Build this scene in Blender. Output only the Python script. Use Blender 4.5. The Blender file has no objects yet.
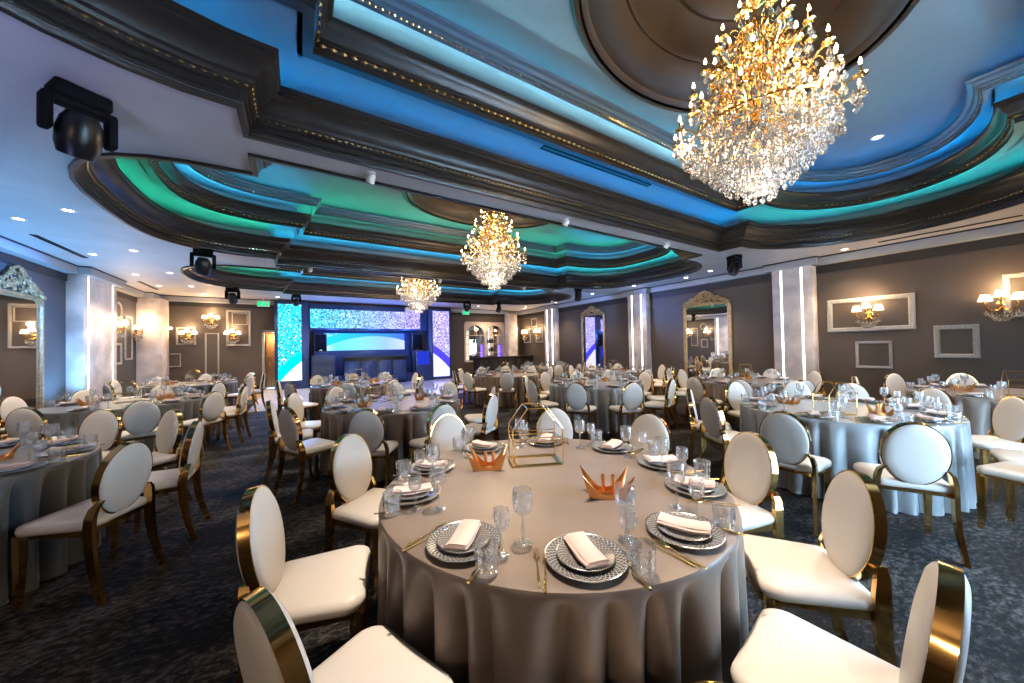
import bpy, bmesh, math, random
from mathutils import Vector, Matrix
from mathutils.geometry import tessellate_polygon
random.seed(11)
PI = math.pi
S = bpy.context.scene
C = S.collection
def rad(a): return a*PI/180

# ------------------------------------------------------------------ materials
MATS = {}
def _new(name):
    m = bpy.data.materials.new(name); m.use_nodes = True
    nt = m.node_tree
    for n in list(nt.nodes): nt.nodes.remove(n)
    out = nt.nodes.new('ShaderNodeOutputMaterial')
    MATS[name] = m
    return m, nt, out
def pbr(name, col, rough=.5, metal=0., var=0., vscale=8., bump=0., bscale=40., sheen=0., trans=0., ior=1.45, coat=0., spec=.5, col2=None, stretch=None, detail=4.):
    m, nt, out = _new(name)
    b = nt.nodes.new('ShaderNodeBsdfPrincipled')
    nt.links.new(b.outputs[0], out.inputs[0])
    b.inputs['Base Color'].default_value = (*col, 1)
    b.inputs['Roughness'].default_value = rough
    b.inputs['Metallic'].default_value = metal
    b.inputs['IOR'].default_value = ior
    b.inputs['Transmission Weight'].default_value = trans
    b.inputs['Sheen Weight'].default_value = sheen
    b.inputs['Coat Weight'].default_value = coat
    b.inputs['Specular IOR Level'].default_value = spec
    if var or col2 or bump:
        tc = nt.nodes.new('ShaderNodeTexCoord')
        src = tc.outputs['Object']
        if stretch:
            mp = nt.nodes.new('ShaderNodeMapping'); mp.inputs['Scale'].default_value = stretch
            nt.links.new(src, mp.inputs[0]); src = mp.outputs[0]
    if var or col2:
        nz = nt.nodes.new('ShaderNodeTexNoise'); nz.inputs['Scale'].default_value = vscale; nz.inputs['Detail'].default_value = detail
        nt.links.new(src, nz.inputs['Vector'])
        cr = nt.nodes.new('ShaderNodeValToRGB')
        c2 = col2 or tuple(max(0, c*(1-var)) for c in col)
        cr.color_ramp.elements[0].position = .36; cr.color_ramp.elements[1].position = .64
        cr.color_ramp.elements[0].color = (*c2, 1); cr.color_ramp.elements[1].color = (*col, 1)
        nt.links.new(nz.outputs['Fac'], cr.inputs[0]); nt.links.new(cr.outputs[0], b.inputs['Base Color'])
    if bump:
        n2 = nt.nodes.new('ShaderNodeTexNoise'); n2.inputs['Scale'].default_value = bscale
        nt.links.new(src, n2.inputs['Vector'])
        bp = nt.nodes.new('ShaderNodeBump'); bp.inputs['Strength'].default_value = bump; bp.inputs['Distance'].default_value = .02
        nt.links.new(n2.outputs['Fac'], bp.inputs['Height']); nt.links.new(bp.outputs[0], b.inputs['Normal'])
    return m
def emit(name, col, strength):
    m, nt, out = _new(name)
    e = nt.nodes.new('ShaderNodeEmission'); e.inputs[0].default_value = (*col, 1); e.inputs[1].default_value = strength
    nt.links.new(e.outputs[0], out.inputs[0]); return m

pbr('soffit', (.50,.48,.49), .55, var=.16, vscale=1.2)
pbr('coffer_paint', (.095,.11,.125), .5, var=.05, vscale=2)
pbr('bronze_trim', (.021,.0165,.014), .38, var=.3, vscale=5, spec=.42)
pbr('dome_brown', (.026,.0135,.007), .42, spec=.30, var=.3, vscale=2.5)
pbr('blue_trim', (.05,.075,.105), .4)
pbr('bead_gold', (.9,.66,.28), .22, 1.)
pbr('gold', (.88,.52,.17), .10, 1., var=.12, vscale=14)
pbr('gold_bright', (.95,.66,.25), .18, 1.)
pbr('antique_gold', (.50,.31,.135), .36, .5, var=.4, vscale=18, bump=.3, bscale=60)
pbr('copper', (.83,.42,.16), .28, 1., var=.2, vscale=9)
pbr('leather', (.63,.575,.515), .40, bump=.05, bscale=160, spec=.45)
pbr('satin', (.170,.127,.100), .36, var=.15, vscale=5, sheen=.15, bump=.03, bscale=120, spec=.55)
pbr('satin_grey', (.105,.104,.100), .32, var=.15, vscale=5, sheen=.15, bump=.03, bscale=120, spec=.6)
pbr('satin_silver', (.205,.215,.22), .28, var=.15, vscale=5, sheen=.15, bump=.03, bscale=120, spec=.6)
pbr('satin_top', (.40,.335,.29), .5, var=.10, vscale=6, sheen=.4)
pbr('wood_dark', (.05,.032,.02), .4, var=.4, vscale=6, stretch=(1,1,8))
pbr('wall', (.078,.059,.047), .5, var=.07, vscale=1.5)
pbr('wall_blue', (.07,.063,.064), .5, var=.07, vscale=1.5)
pbr('marble', (.74,.66,.63), .4, col2=(.47,.41,.39), vscale=2.2, detail=8)
pbr('frame_white', (.36,.335,.305), .5, var=.25, vscale=30, bump=.15)
pbr('base_dark', (.02,.018,.018), .5)
pbr('black', (.004,.004,.006), .35)
pbr('black_soft', (.006,.006,.008), .85, spec=.12)
pbr('navy', (.018,.042,.12), .35)
pbr('cornice_paint', (.36,.36,.37), .5)
pbr('crystal', (1,.98,.96), .02, trans=.90, ior=1.6, spec=.9)
pbr('pane', (.9,.95,1), .0, trans=1., ior=1.0)
pbr('mirror', (.86,.88,.88), .02, 1.)
pbr('napkin', (.53,.40,.36), .75, sheen=.3, bump=.1, bscale=200)
pbr('silver_rim', (.75,.74,.72), .2, 1.)
pbr('plastic_white', (.75,.75,.75), .4)
pbr('dance_floor', (.62,.60,.60), .12, var=.12, vscale=3)
pbr('oak_floor', (.33,.20,.10), .3, var=.3, vscale=4, stretch=(1,9,1))
pbr('door_wood', (.42,.24,.11), .45, var=.25, vscale=5, stretch=(6,6,1))
pbr('speaker_grey', (.04,.05,.06), .5)
pbr('bar_front', (.025,.014,.010), .35)
pbr('fabric_shade', (.85,.76,.6), .8)
emit('bulb', (1,.74,.38), 26)
emit('shade_lit', (1,.70,.38), 4.2)
emit('pillar_led', (.93,.97,1), 4.0)
emit('downlight_disc', (1,.80,.58), 12)
emit('downlight_cool', (.82,.92,1), 9)
emit('exit_green', (.01,.60,.20), .9)
emit('led_blue', (.0,.30,.85), 51)
emit('led_cyan', (.04,.55,.90), 59)
emit('led_ice', (.34,.84,1.0), 64)
emit('led_green', (.02,.62,.36), 48)
emit('led_teal', (.02,.52,.55), 48)
emit('led_aqua', (.02,.45,.78), 51)
emit('niche_violet', (.12,.06,1.0), 2.2)
emit('niche_warm', (1,.80,.62), .5)
pbr('bar_beige', (.50,.40,.32), .5)
emit('star_violet', (.03,.06,.9), .35)
emit('led_deep', (.0,.26,.80), 18)
emit('led_dusk', (.05,.55,.85), 26)
emit('led_moss', (.02,.62,.40), 32)

def thin_glass(name, facing, tint, gloss_r, white):
    # thin-walled cut glass: see-through body, mirror-like towards the rim, a little light scattered in the cuts
    m, nt, out = _new(name); N = nt.nodes.new; L = nt.links.new
    lw = N('ShaderNodeLayerWeight'); lw.inputs[0].default_value = facing
    tr = N('ShaderNodeBsdfTransparent'); tr.inputs[0].default_value = (*tint, 1)
    gl = N('ShaderNodeBsdfGlossy'); gl.inputs['Roughness'].default_value = gloss_r
    df = N('ShaderNodeBsdfDiffuse'); df.inputs[0].default_value = (.9,.93,.96,1)
    tc = N('ShaderNodeTexCoord'); vo = N('ShaderNodeTexVoronoi'); vo.inputs['Scale'].default_value = 50; L(tc.outputs['Object'], vo.inputs['Vector'])
    bp = N('ShaderNodeBump'); bp.inputs['Strength'].default_value = .35; bp.inputs['Distance'].default_value = .004; L(vo.outputs['Distance'], bp.inputs['Height'])
    for n_ in (gl, df, lw): L(bp.outputs[0], n_.inputs['Normal'])
    m1 = N('ShaderNodeMixShader'); m1.inputs[0].default_value = white; L(tr.outputs[0], m1.inputs[1]); L(df.outputs[0], m1.inputs[2])
    m2 = N('ShaderNodeMixShader'); L(lw.outputs['Facing'], m2.inputs[0]); L(m1.outputs[0], m2.inputs[1]); L(gl.outputs[0], m2.inputs[2])
    L(m2.outputs[0], out.inputs[0])
thin_glass('glass', .32, (.98,.99,1), .04, .11)
def carpet_mat():
    m, nt, out = _new('carpet')
    N = nt.nodes.new; L = nt.links.new
    b = N('ShaderNodeBsdfPrincipled'); L(b.outputs[0], out.inputs[0])
    tc = N('ShaderNodeTexCoord'); mp = N('ShaderNodeMapping'); mp.inputs['Scale'].default_value = (1.0, 1.7, 1)
    mp.inputs['Rotation'].default_value = (0, 0, .5)
    L(tc.outputs['Object'], mp.inputs[0])
    n1 = N('ShaderNodeTexNoise'); n1.inputs['Scale'].default_value = 19; n1.inputs['Detail'].default_value = 9; n1.inputs['Roughness'].default_value = .72
    n2 = N('ShaderNodeTexNoise'); n2.inputs['Scale'].default_value = 1.6; n2.inputs['Detail'].default_value = 3
    L(mp.outputs[0], n1.inputs['Vector']); L(mp.outputs[0], n2.inputs['Vector'])
    mx = N('ShaderNodeMath'); mx.operation = 'MULTIPLY_ADD'; mx.inputs[1].default_value = .35
    L(n2.outputs['Fac'], mx.inputs[0])
    m2 = N('ShaderNodeMath'); m2.operation = 'MULTIPLY'; m2.inputs[1].default_value = .72
    L(n1.outputs['Fac'], m2.inputs[0]); L(m2.outputs[0], mx.inputs[2])
    cr = N('ShaderNodeValToRGB'); cr.color_ramp.elements[0].position = .47; cr.color_ramp.elements[1].position = .64
    cr.color_ramp.elements[0].color = (.003,.003,.004,1); cr.color_ramp.elements[1].color = (.080,.071,.067,1)
    e = cr.color_ramp.elements.new(.54); e.color = (.016,.0135,.0125,1)
    L(mx.outputs[0], cr.inputs[0]); L(cr.outputs[0], b.inputs['Base Color'])
    b.inputs['Roughness'].default_value = .9; b.inputs['Specular IOR Level'].default_value = .15
    n3 = N('ShaderNodeTexNoise'); n3.inputs['Scale'].default_value = 150
    L(tc.outputs['Object'], n3.inputs['Vector'])
    bp = N('ShaderNodeBump'); bp.inputs['Strength'].default_value = .5; bp.inputs['Distance'].default_value = .01
    L(n3.outputs['Fac'], bp.inputs['Height']); L(bp.outputs[0], b.inputs['Normal'])
carpet_mat()

def plate_mat(name, dark, light, spokes, rings):
    # ribbed / latticed glaze laid out around the plate's own centre
    m, nt, out = _new(name)
    N = nt.nodes.new; L = nt.links.new
    b = N('ShaderNodeBsdfPrincipled'); L(b.outputs[0], out.inputs[0])
    tc = N('ShaderNodeTexCoord'); sp = N('ShaderNodeSeparateXYZ'); L(tc.outputs['Object'], sp.inputs[0])
    def mth(op, a, bb=None, c=None):
        n = N('ShaderNodeMath'); n.operation = op
        for i, v in enumerate((a, bb, c)):
            if v is None: continue
            if isinstance(v, (int, float)): n.inputs[i].default_value = v
            else: L(v, n.inputs[i])
        return n.outputs[0]
    an = mth('ARCTAN2', sp.outputs['Y'], sp.outputs['X'])
    r = mth('SQRT', mth('ADD', mth('MULTIPLY', sp.outputs['X'], sp.outputs['X']), mth('MULTIPLY', sp.outputs['Y'], sp.outputs['Y'])))
    u = mth('MULTIPLY', an, spokes); v = mth('MULTIPLY', r, rings)
    s1 = mth('ABSOLUTE', mth('SINE', mth('ADD', u, v))); s2 = mth('ABSOLUTE', mth('SINE', mth('SUBTRACT', u, v)))
    mn = mth('MINIMUM', s1, s2)
    cr = N('ShaderNodeValToRGB'); cr.color_ramp.elements[0].position = .12; cr.color_ramp.elements[1].position = .34
    cr.color_ramp.elements[0].color = (*light, 1); cr.color_ramp.elements[1].color = (*dark, 1)
    L(mn, cr.inputs[0]); L(cr.outputs[0], b.inputs['Base Color'])
    b.inputs['Roughness'].default_value = .25; b.inputs['Coat Weight'].default_value = .3
plate_mat('charger_glaze', (.065,.062,.066), (.42,.40,.38), 22, 160)
plate_mat('plate_glaze', (.10,.095,.095), (.34,.32,.31), 16, 210)

def screen_mat(name, left, right, x0, x1, gain, speck=26., arch=True):
    # LED wall picture: glitter field with a bright arc sweeping below it
    m, nt, out = _new(name)
    N = nt.nodes.new; L = nt.links.new
    def mth(op, a, bb=None):
        n = N('ShaderNodeMath'); n.operation = op
        for i, v in enumerate((a, bb)):
            if v is None: continue
            if isinstance(v, (int, float)): n.inputs[i].default_value = v
            else: L(v, n.inputs[i])
        return n.outputs[0]
    def mix(f, a, bb):
        n = N('ShaderNodeMix'); n.data_type = 'RGBA'
        if isinstance(f, (int, float)): n.inputs[0].default_value = f
        else: L(f, n.inputs[0])
        for i, v in ((6, a), (7, bb)):
            if isinstance(v, tuple): n.inputs[i].default_value = (*v, 1)
            else: L(v, n.inputs[i])
        return n.outputs[2]
    tc = N('ShaderNodeTexCoord'); sp = N('ShaderNodeSeparateXYZ'); L(tc.outputs['Object'], sp.inputs[0])
    X, Z = sp.outputs['X'], sp.outputs['Z']
    mr = N('ShaderNodeMapRange'); mr.inputs[1].default_value = x0; mr.inputs[2].default_value = x1; L(X, mr.inputs[0])
    base = mix(mr.outputs[0], left, right)
    vo = N('ShaderNodeTexVoronoi'); vo.inputs['Scale'].default_value = speck; L(tc.outputs['Object'], vo.inputs['Vector'])
    cs = N('ShaderNodeSeparateColor'); L(vo.outputs['Color'], cs.inputs[0])
    cr = N('ShaderNodeValToRGB'); cr.color_ramp.elements[0].position = .05; cr.color_ramp.elements[1].position = .75
    cr.color_ramp.elements[0].color = (.02,.02,.02,1); cr.color_ramp.elements[1].color = (1,1,1,1)
    L(cs.outputs[0], cr.inputs[0])
    hi = mix(mth('GREATER_THAN', cs.outputs[1], .86), base, (.75,.9,1.0))
    lo = mix(.14, (.004,.02,.06), base)
    glit = mix(cr.outputs[0], lo, hi)
    if arch:
        dx = mth('SUBTRACT', X, 3.0); dz = mth('ADD', Z, 2.3)
        d = mth('SQRT', mth('ADD', mth('MULTIPLY', dx, dx), mth('MULTIPLY', dz, dz)))
        band = mix(mr.outputs[0], (0.0,.55,.62), (.05,.04,.62))
        ir = N('ShaderNodeValToRGB'); L(mr.outputs[0], ir.inputs[0]); e0, e1 = ir.color_ramp.elements
        e0.position = .02; e0.color = (1.1,1.25,1.3,1); e1.position = 1; e1.color = (.50,.48,1.0,1)
        e2 = ir.color_ramp.elements.new(.28); e2.color = (.10,.62,.95,1); e3 = ir.color_ramp.elements.new(.7); e3.color = (.20,.35,.95,1)
        inner = ir.outputs[0]
        c1 = mix(mth('LESS_THAN', d, 4.76), glit, band)
        c2 = mix(mth('LESS_THAN', d, 4.42), c1, inner)
        fin = c2
    else: fin = glit
    e = N('ShaderNodeEmission'); L(fin, e.inputs[0]); e.inputs[1].default_value = gain
    L(e.outputs[0], out.inputs[0])
screen_mat('screen_main', (.03,.70,.90), (.46,.36,.95), 0., 5., .95)
screen_mat('screen_header', (.03,.66,.88), (.46,.36,.95), .4, 4.6, .85, arch=False)

# ------------------------------------------------------------------ mesh builder
class MB:
    def __init__(s): s.v = []; s.f = []
    def add(s, vs, fs, M=None):
        o = len(s.v)
        s.v += [tuple(M @ Vector(p)) if M is not None else tuple(p) for p in vs]
        s.f += [tuple(i+o for i in f) for f in fs]
        return s
    def box(s, x0, x1, y0, y1, z0, z1, M=None):
        vs = [(x,y,z) for z in (z0,z1) for y in (y0,y1) for x in (x0,x1)]
        return s.add(vs, [(0,2,3,1),(4,5,7,6),(0,1,5,4),(2,6,7,3),(0,4,6,2),(1,3,7,5)], M)
    def bbox(s, x0, x1, y0, y1, z0, z1, b=.01, M=None):   # bevelled box
        bm = bmesh.new(); bmesh.ops.create_cube(bm, size=1)
        for v in bm.verts: v.co = Vector(((x0+x1)/2+v.co.x*(x1-x0), (y0+y1)/2+v.co.y*(y1-y0), (z0+z1)/2+v.co.z*(z1-z0)))
        bmesh.ops.bevel(bm, geom=bm.edges[:], offset=b, segments=2, affect='EDGES', profile=.5)
        bm.verts.index_update(); s.add([v.co[:] for v in bm.verts], [[v.index for v in f.verts] for f in bm.faces], M); bm.free(); return s
    def lathe(s, prof, n=24, M=None, fr=None):
        vs = []; fs = []; k = len(prof)
        for i in range(n):
            a = 2*PI*i/n
            for j, (r, z) in enumerate(prof):
                rr = r*(fr(i, j) if fr else 1)
                vs.append((rr*math.cos(a), rr*math.sin(a), z))
        for i in range(n):
            for j in range(k-1):
                fs.append((i*k+j, ((i+1) % n)*k+j, ((i+1) % n)*k+j+1, i*k+j+1))
        return s.add(vs, fs, M)
    def tube(s, pts, r, n=8, closed=False, M=None, flat=None, cap=True):
        pts = [Vector(p) for p in pts]; m = len(pts)
        rs = r if isinstance(r, (list, tuple)) else [r]*m
        up = None; vs = []
        for i, p in enumerate(pts):
            a = pts[i-1] if (i > 0 or closed) else p
            b = pts[(i+1) % m] if (i < m-1 or closed) else p
            t = (b-a).normalized()
            if up is None:
                up = Vector((0,0,1)) if abs(t.z) < .9 else Vector((0,1,0))
            u = (up - t*up.dot(t))
            if u.length < 1e-5: u = Vector((1,0,0)) - t*t.x
            u.normalize(); w = t.cross(u); up = u
            for k in range(n):
                an = 2*PI*(k+.5)/n
                q = p + u*math.cos(an)*rs[i]*(flat or 1) + w*math.sin(an)*rs[i]
                vs.append(q[:])
        fs = []
        for i in range(m if closed else m-1):
            j = (i+1) % m
            for k in range(n):
                fs.append((i*n+k, i*n+(k+1) % n, j*n+(k+1) % n, j*n+k))
        if not closed and cap:
            fs.append(tuple(range(n-1, -1, -1))); fs.append(tuple((m-1)*n+k for k in range(n)))
        return s.add(vs, fs, M)
    def ball(s, c, r, n=8, k=6, M=None, sz=1., sx=1., sy=1.):
        pr = [(max(1e-4, r*math.sin(PI*j/k)), -r*sz*math.cos(PI*j/k)) for j in range(k+1)]
        T = Matrix.Translation(c) @ Matrix.Diagonal((sx, sy, 1, 1))
        return s.lathe(pr, n, (M @ T) if M is not None else T)
    def prism(s, poly, y0, y1, M=None):      # poly in (x,z), extruded along y
        n = len(poly)
        vs = [(x,y0,z) for x,z in poly]+[(x,y1,z) for x,z in poly]
        fs = [tuple(range(n)), tuple(range(2*n-1, n-1, -1))]+[(i, i+n, (i+1) % n+n, (i+1) % n) for i in range(n)]
        return s.add(vs, fs, M)
    def mesh(s, name, mat, sharp=38):
        me = bpy.data.meshes.new(name); me.from_pydata(s.v, [], s.f); me.update()
        bm = bmesh.new(); bm.from_mesh(me); bmesh.ops.recalc_face_normals(bm, faces=bm.faces[:]); bm.to_mesh(me); bm.free()
        me.polygons.foreach_set('use_smooth', [True]*len(me.polygons))
        me.set_sharp_from_angle(angle=rad(sharp))
        me.materials.append(MATS[mat]); return me
    def obj(s, name, mat, parent=None, loc=(0,0,0), rz=0, sharp=38):
        o = bpy.data.objects.new(name, s.mesh(name, mat, sharp)); C.objects.link(o)
        o.location = loc; o.rotation_euler = (0,0,rz)
        if parent: o.parent = parent
        return o
KIDS = {}
def mk(name, me, parent=None, loc=(0,0,0), rot=(0,0,0)):
    o = bpy.data.objects.new(name, me); C.objects.link(o); o.location = loc; o.rotation_euler = rot
    if parent: o.parent = parent
    return o
def thing(name, label, cat, loc=(0,0,0), rz=0, group=None):
    o = bpy.data.objects.new(name, None); C.objects.link(o); o.empty_display_size = .1
    o.location = loc; o.rotation_euler = (0,0,rz); o['label'] = label; o['category'] = cat
    if group: o['group'] = group
    return o
def tag(o, label, cat, group=None):
    o['label'] = label; o['category'] = cat
    if group: o['group'] = group
    return o
def struct(o): o['kind'] = 'structure'; return o
def dup(root, loc, rz=0, label=None, group=None, sc=None):
    r = root.copy(); C.objects.link(r); r.location = loc; r.rotation_euler = (0,0,rz)
    if sc: r.scale = (sc,sc,sc)
    if label: r['label'] = label
    if group: r['group'] = group
    def rec(a, b):
        for ch in list(a.children):
            c = ch.copy(); C.objects.link(c); c.parent = b; rec(ch, c)
    rec(root, r); return r
used = set()
def place(proto, loc, rz, label, group=None, sc=None):
    if proto.name not in used:
        used.add(proto.name); proto.location = loc; proto.rotation_euler = (0,0,rz); proto['label'] = label
        if group: proto['group'] = group
        if sc: proto.scale = (sc,sc,sc)
        return proto
    return dup(proto, loc, rz, label, group, sc)
#--PART2--
# ------------------------------------------------------------------ the room
XL, XR, YB, YF, HS = -4.45, 11.0, 16.8, -1.65, 3.55
XC = 3.77
COFFERS = [dict(y=1.62, w=2.37, n=2.0), dict(y=6.98, w=2.53, n=2.9), dict(y=12.1, w=2.26, n=2.7, b=2.05)]
A0, ST, BU = 4.13, .45, 1.85
def outline(cf, d, z=None, dx=None, arc=18):
    a = A0-(d if dx is None else dx); w = cf['w']-d; n = cf['n']
    s = ST; h = w-s; b = cf.get('b', BU); P = []
    def side(sg):
        pts = []
        for i in range(1, arc):
            t = -PI/2+PI*i/arc
            y = abs(math.sin(t))**(2/n)*(1 if t > 0 else -1)*h; x = abs(math.cos(t))**(2/n)*b
            pts.append((sg*(a+x), y))
        return pts
    P += [(a, h), (a, w), (-a, w), (-a, h)]
    P += list(reversed(side(-1)))
    P += [(-a, -h), (-a, -w), (a, -w), (a, -h)]
    P += side(1)
    return [(XC+x, cf['y']+y) for x, y in P]
NO = len(outline(COFFERS[0], 0))
# (index ranges: 0-3 far straight run, then left arc, 4 points near run, right arc)
def rings(mb, cf, prof, closed=True, sel=None):
    vs = []; n = NO
    for (d, z, dx0) in prof:
        vs += [(x, y, z) for x, y in outline(cf, d, dx=dx0)]
    fs = []
    k = len(prof)
    for j in range(k if closed else k-1):
        j2 = (j+1) % k
        for i in range(n):
            if sel and not sel(i): continue
            fs.append((j*n+i, j*n+(i+1) % n, j2*n+(i+1) % n, j2*n+i))
    mb.add(vs, fs)
ARC = 17
def is_far(i): return i in (0,1,2)
def is_left(i): return 3 <= i < 4+ARC
def is_near(i): return 4+ARC <= i <= 6+ARC
def is_right(i): return i >= 7+ARC

# floor
struct(MB().box(XL-.3, XR+.3, YF-.3, YB+.3, -.12, 0).obj('floor', 'carpet'))
df = MB().box(-1.05, 6.6, 10.75, YB-.02, .001, .012).obj('dance_floor', 'dance_floor'); struct(df)
struct(MB().box(-1.9, -1.06, 13.6, YB+1.2, .001, .010).obj('doorway_floor', 'oak_floor'))

# ceiling: soffit with three openings
outer = [Vector((x, y, 0)) for x, y in ((XL-.2, YF-.2), (XR+.2, YF-.2), (XR+.2, YB+.2), (XL-.2, YB+.2))]
holes = [[Vector((x, y, 0)) for x, y in outline(cf, 0)] for cf in COFFERS]
loops = [outer]+holes
tri = tessellate_polygon(loops); flat = [p for l in loops for p in l]
ce = MB(); ce.add([(p.x, p.y, HS) for p in flat], tri)
L2, L3, L4 = 4.12, 4.55, 4.78
SH2, SH3 = .58, .78     # insets of the second and third openings (far/near edges)
DX2, DX3 = .50, .72
ce2 = MB()
for cf in COFFERS:
    rings(ce2, cf, [(-.12, HS, -.12), (-.12, L2, -.12), (SH2, L2, DX2), (SH2-.12, L2, DX2-.12), (SH2-.12, L3, DX2-.12), (SH3, L3, DX3), (SH3-.08, L3, DX3-.08), (SH3-.08, L4, DX3-.08)], closed=False)
    # top ceiling with an oval opening for the dome
    o = [Vector((x, y, 0)) for x, y in outline(cf, SH3-.08, dx=DX3-.08)]
    ov = [Vector((XC+1.85*math.cos(2*PI*i/64), cf['y']+1.25*math.sin(2*PI*i/64), 0)) for i in range(64)]
    t2 = tessellate_polygon([o, ov]); ce2.add([(p.x, p.y, L4) for p in o+ov], t2)
struct(ce.obj('ceiling', 'soffit'))
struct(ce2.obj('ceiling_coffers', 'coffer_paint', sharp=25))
struct(MB().box(XL-.3, XR+.3, YF-.3, YB+.3, 5.7, 5.8).obj('roof_slab', 'black'))

def prof1(z):   # big cove moulding
    P = [(-.05, -.035), (-.012, -.035), (-.004, -.02), (0, .03), (.022, .038), (.022, .085), (.05, .095), (.055, .13), (.075, .14), (.085, .165), (.105, .18), (.12, .215), (.155, .255), (.205, .285), (.235, .295), (.235, .325), (.255, .335), (.255, .375), (.225, .375), (.215, .33), (.10, .315), (-.10, .315), (-.10, .02), (-.05, .01)]
    return [(d, z+h) for d, h in P]
def prof2(z):
    P = [(0, -.03), (0, .02), (.02, .03), (.02, .055), (.045, .065), (.05, .10), (.07, .12), (.085, .17), (.115, .205), (.14, .215), (.14, .25), (.115, .25), (.10, .215), (-.08, .205), (-.08, -.03)]
    return [(d, z+h) for d, h in P]
def prof3(z):
    P = [(0, -.02), (0, .015), (.03, .02), (.035, .045), (.06, .055), (.075, .09), (.11, .105), (.12, .13), (.10, .13), (.09, .11), (-.06, .10), (-.06, -.02)]
    return [(d, z+h) for d, h in P]
def beads(cf, d, dx, z, step, r):
    mb = MB(); pts = outline(cf, d, dx=dx); n = len(pts)
    for i in range(n):
        a = Vector((*pts[i], z)); b = Vector((*pts[(i+1) % n], z)); L = (b-a).length
        k = max(1, int(L/step)); t = (b-a)/max(L, 1e-6)
        nn = Vector((-t.y, t.x, 0))
        for q in range(k):
            c = a+(b-a)*((q+.5)/k); rr = r
            h = t*rr*1.5
            mb.add([(c-h)[:], (c+nn*rr)[:], (c+h)[:], (c-nn*rr)[:], (c-Vector((0,0,rr)))[:], (c+Vector((0,0,rr)))[:]],
                   [(0,1,4),(1,2,4),(2,3,4),(3,0,4),(1,0,5),(2,1,5),(3,2,5),(0,3,5)])
    return mb
COL = [dict(l2=('led_blue','led_blue','led_blue','led_teal'), l3=('led_ice','led_blue','led_cyan','led_blue'), l4=('led_dusk','led_deep','led_deep','led_deep')),
       dict(l2=('led_aqua','led_green','led_aqua','led_teal'), l3=('led_green','led_cyan','led_cyan','led_cyan'), l4=('led_moss','led_dusk','led_moss','led_moss')),
       dict(l2=('led_aqua','led_green','led_aqua','led_cyan'), l3=('led_cyan','led_green','led_cyan','led_aqua'), l4=('led_dusk','led_moss','led_dusk','led_dusk'))]
SEL = (is_far, is_left, is_near, is_right)
STRIPS = []
for ci, cf in enumerate(COFFERS):
    tr = MB(); rings(tr, cf, [(d, z, d) for d, z in prof1(HS)])
    t = struct(tr.obj('trim_%d' % (ci*3+1), 'bronze_trim', sharp=30))
    beads(cf, .064, .064, HS+.120, .060, .014).obj('bead_strip', 'bead_gold', t)
    tr = MB(); rings(tr, cf, [(SH2+d, z, DX2+d) for d, z in prof2(L2)])
    t2 = struct(tr.obj('trim_%d' % (ci*3+2), 'bronze_trim', sharp=30))
    beads(cf, SH2+.028, DX2+.028, L2+.045, .085, .021).obj('bead_strip', 'bead_gold', t2)
    tr = MB(); rings(tr, cf, [(SH3+d, z, DX3+d) for d, z in prof3(L3)])
    t3 = struct(tr.obj('trim_%d' % (ci*3+3), 'blue_trim', sharp=30))
    beads(cf, SH3+.014, DX3+.014, L3+.022, .055, .0145).obj('bead_strip', 'bead_gold', t3)
    for k in range(4):
        for (tp, key, d, dx, z0, z1) in ((t, 'l2', -.06, -.06, HS+.330, HS+.352), (t2, 'l3', SH2-.05, DX2-.05, L2+.222, L2+.240), (t3, 'l4', SH3-.035, DX3-.035, L3+.112, L3+.126)):
            m = MB(); rings(m, cf, [(d, z0, dx), (d, z1, dx)], closed=False, sel=SEL[k])
            m.obj('led_strip', COL[ci][key][k], tp)
    # brown oval dome
    dm = MB(); PR = [(1.0, L4-.045), (1.03, L4-.05), (1.05, L4-.02), (1.05, L4+.0), (1.0, L4), (.985, L4-.02), (.97, L4+.02), (.95, L4+.04), (.93, L4+.12), (.80, L4+.30), (.74, L4+.34), (.72, L4+.33), (.70, L4+.35), (.66, L4+.36), (.45, L4+.50), (.42, L4+.49), (.39, L4+.52), (.2, L4+.58), (.01, L4+.60)]
    dm.lathe(PR, 96, M=Matrix.Translation((XC, cf['y'], 0)) @ Matrix.Diagonal((1.85, 1.25, 1, 1)))
    struct(dm.obj('ceiling_dome', 'dome_brown', sharp=30))

# walls
struct(MB().box(XR, XR+.25, YF-.25, YB+.25, -.1, HS+.2).obj('wall_right', 'wall'))
struct(MB().box(XL-.25, XL, YF-.25, YB+.25, -.1, HS+.2).obj('wall_left', 'wall_blue'))
wb = MB()    # back wall with the door opening and the bar niche
for x0, x1, z0, z1 in ((XL, -1.13, -.1, HS+.2), (-1.13, -.25, 2.3, HS+.2), (-.25, 7.5, -.1, HS+.2), (7.5, 9.95, -.1, .78), (7.5, 9.95, 2.86, HS+.2), (9.95, XR, -.1, HS+.2)):
    wb.box(x0, x1, YB, YB+.25, z0, z1)
struct(wb.obj('wall_back', 'wall'))
wf = MB()
WX0, WX1, WZ0, WZ1 = 2.7, 6.0, .08, 2.5
for x0, x1, z0, z1 in ((XL, WX0, -.1, HS+.2), (WX1, XR, -.1, HS+.2), (WX0, WX1, -.1, WZ0), (WX0, WX1, WZ1, HS+.2)):
    wf.box(x0, x1, YF-.25, YF, z0, z1)
struct(wf.obj('wall_front', 'wall'))
w1 = MB()
for i in range(5):
    x = WX0+(WX1-WX0)*i/4; w1.box(x-.04, x+.04, YF-.16, YF-.08, WZ0, WZ1)
for z in (WZ0+.04, WZ1-.04): w1.box(WX0, WX1, YF-.16, YF-.08, z-.04, z+.04)
w1 = struct(w1.obj('window_1', 'frame_white'))
MB().box(WX0, WX1, YF-.125, YF-.12, WZ0, WZ1).obj('pane', 'pane', w1)
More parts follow.
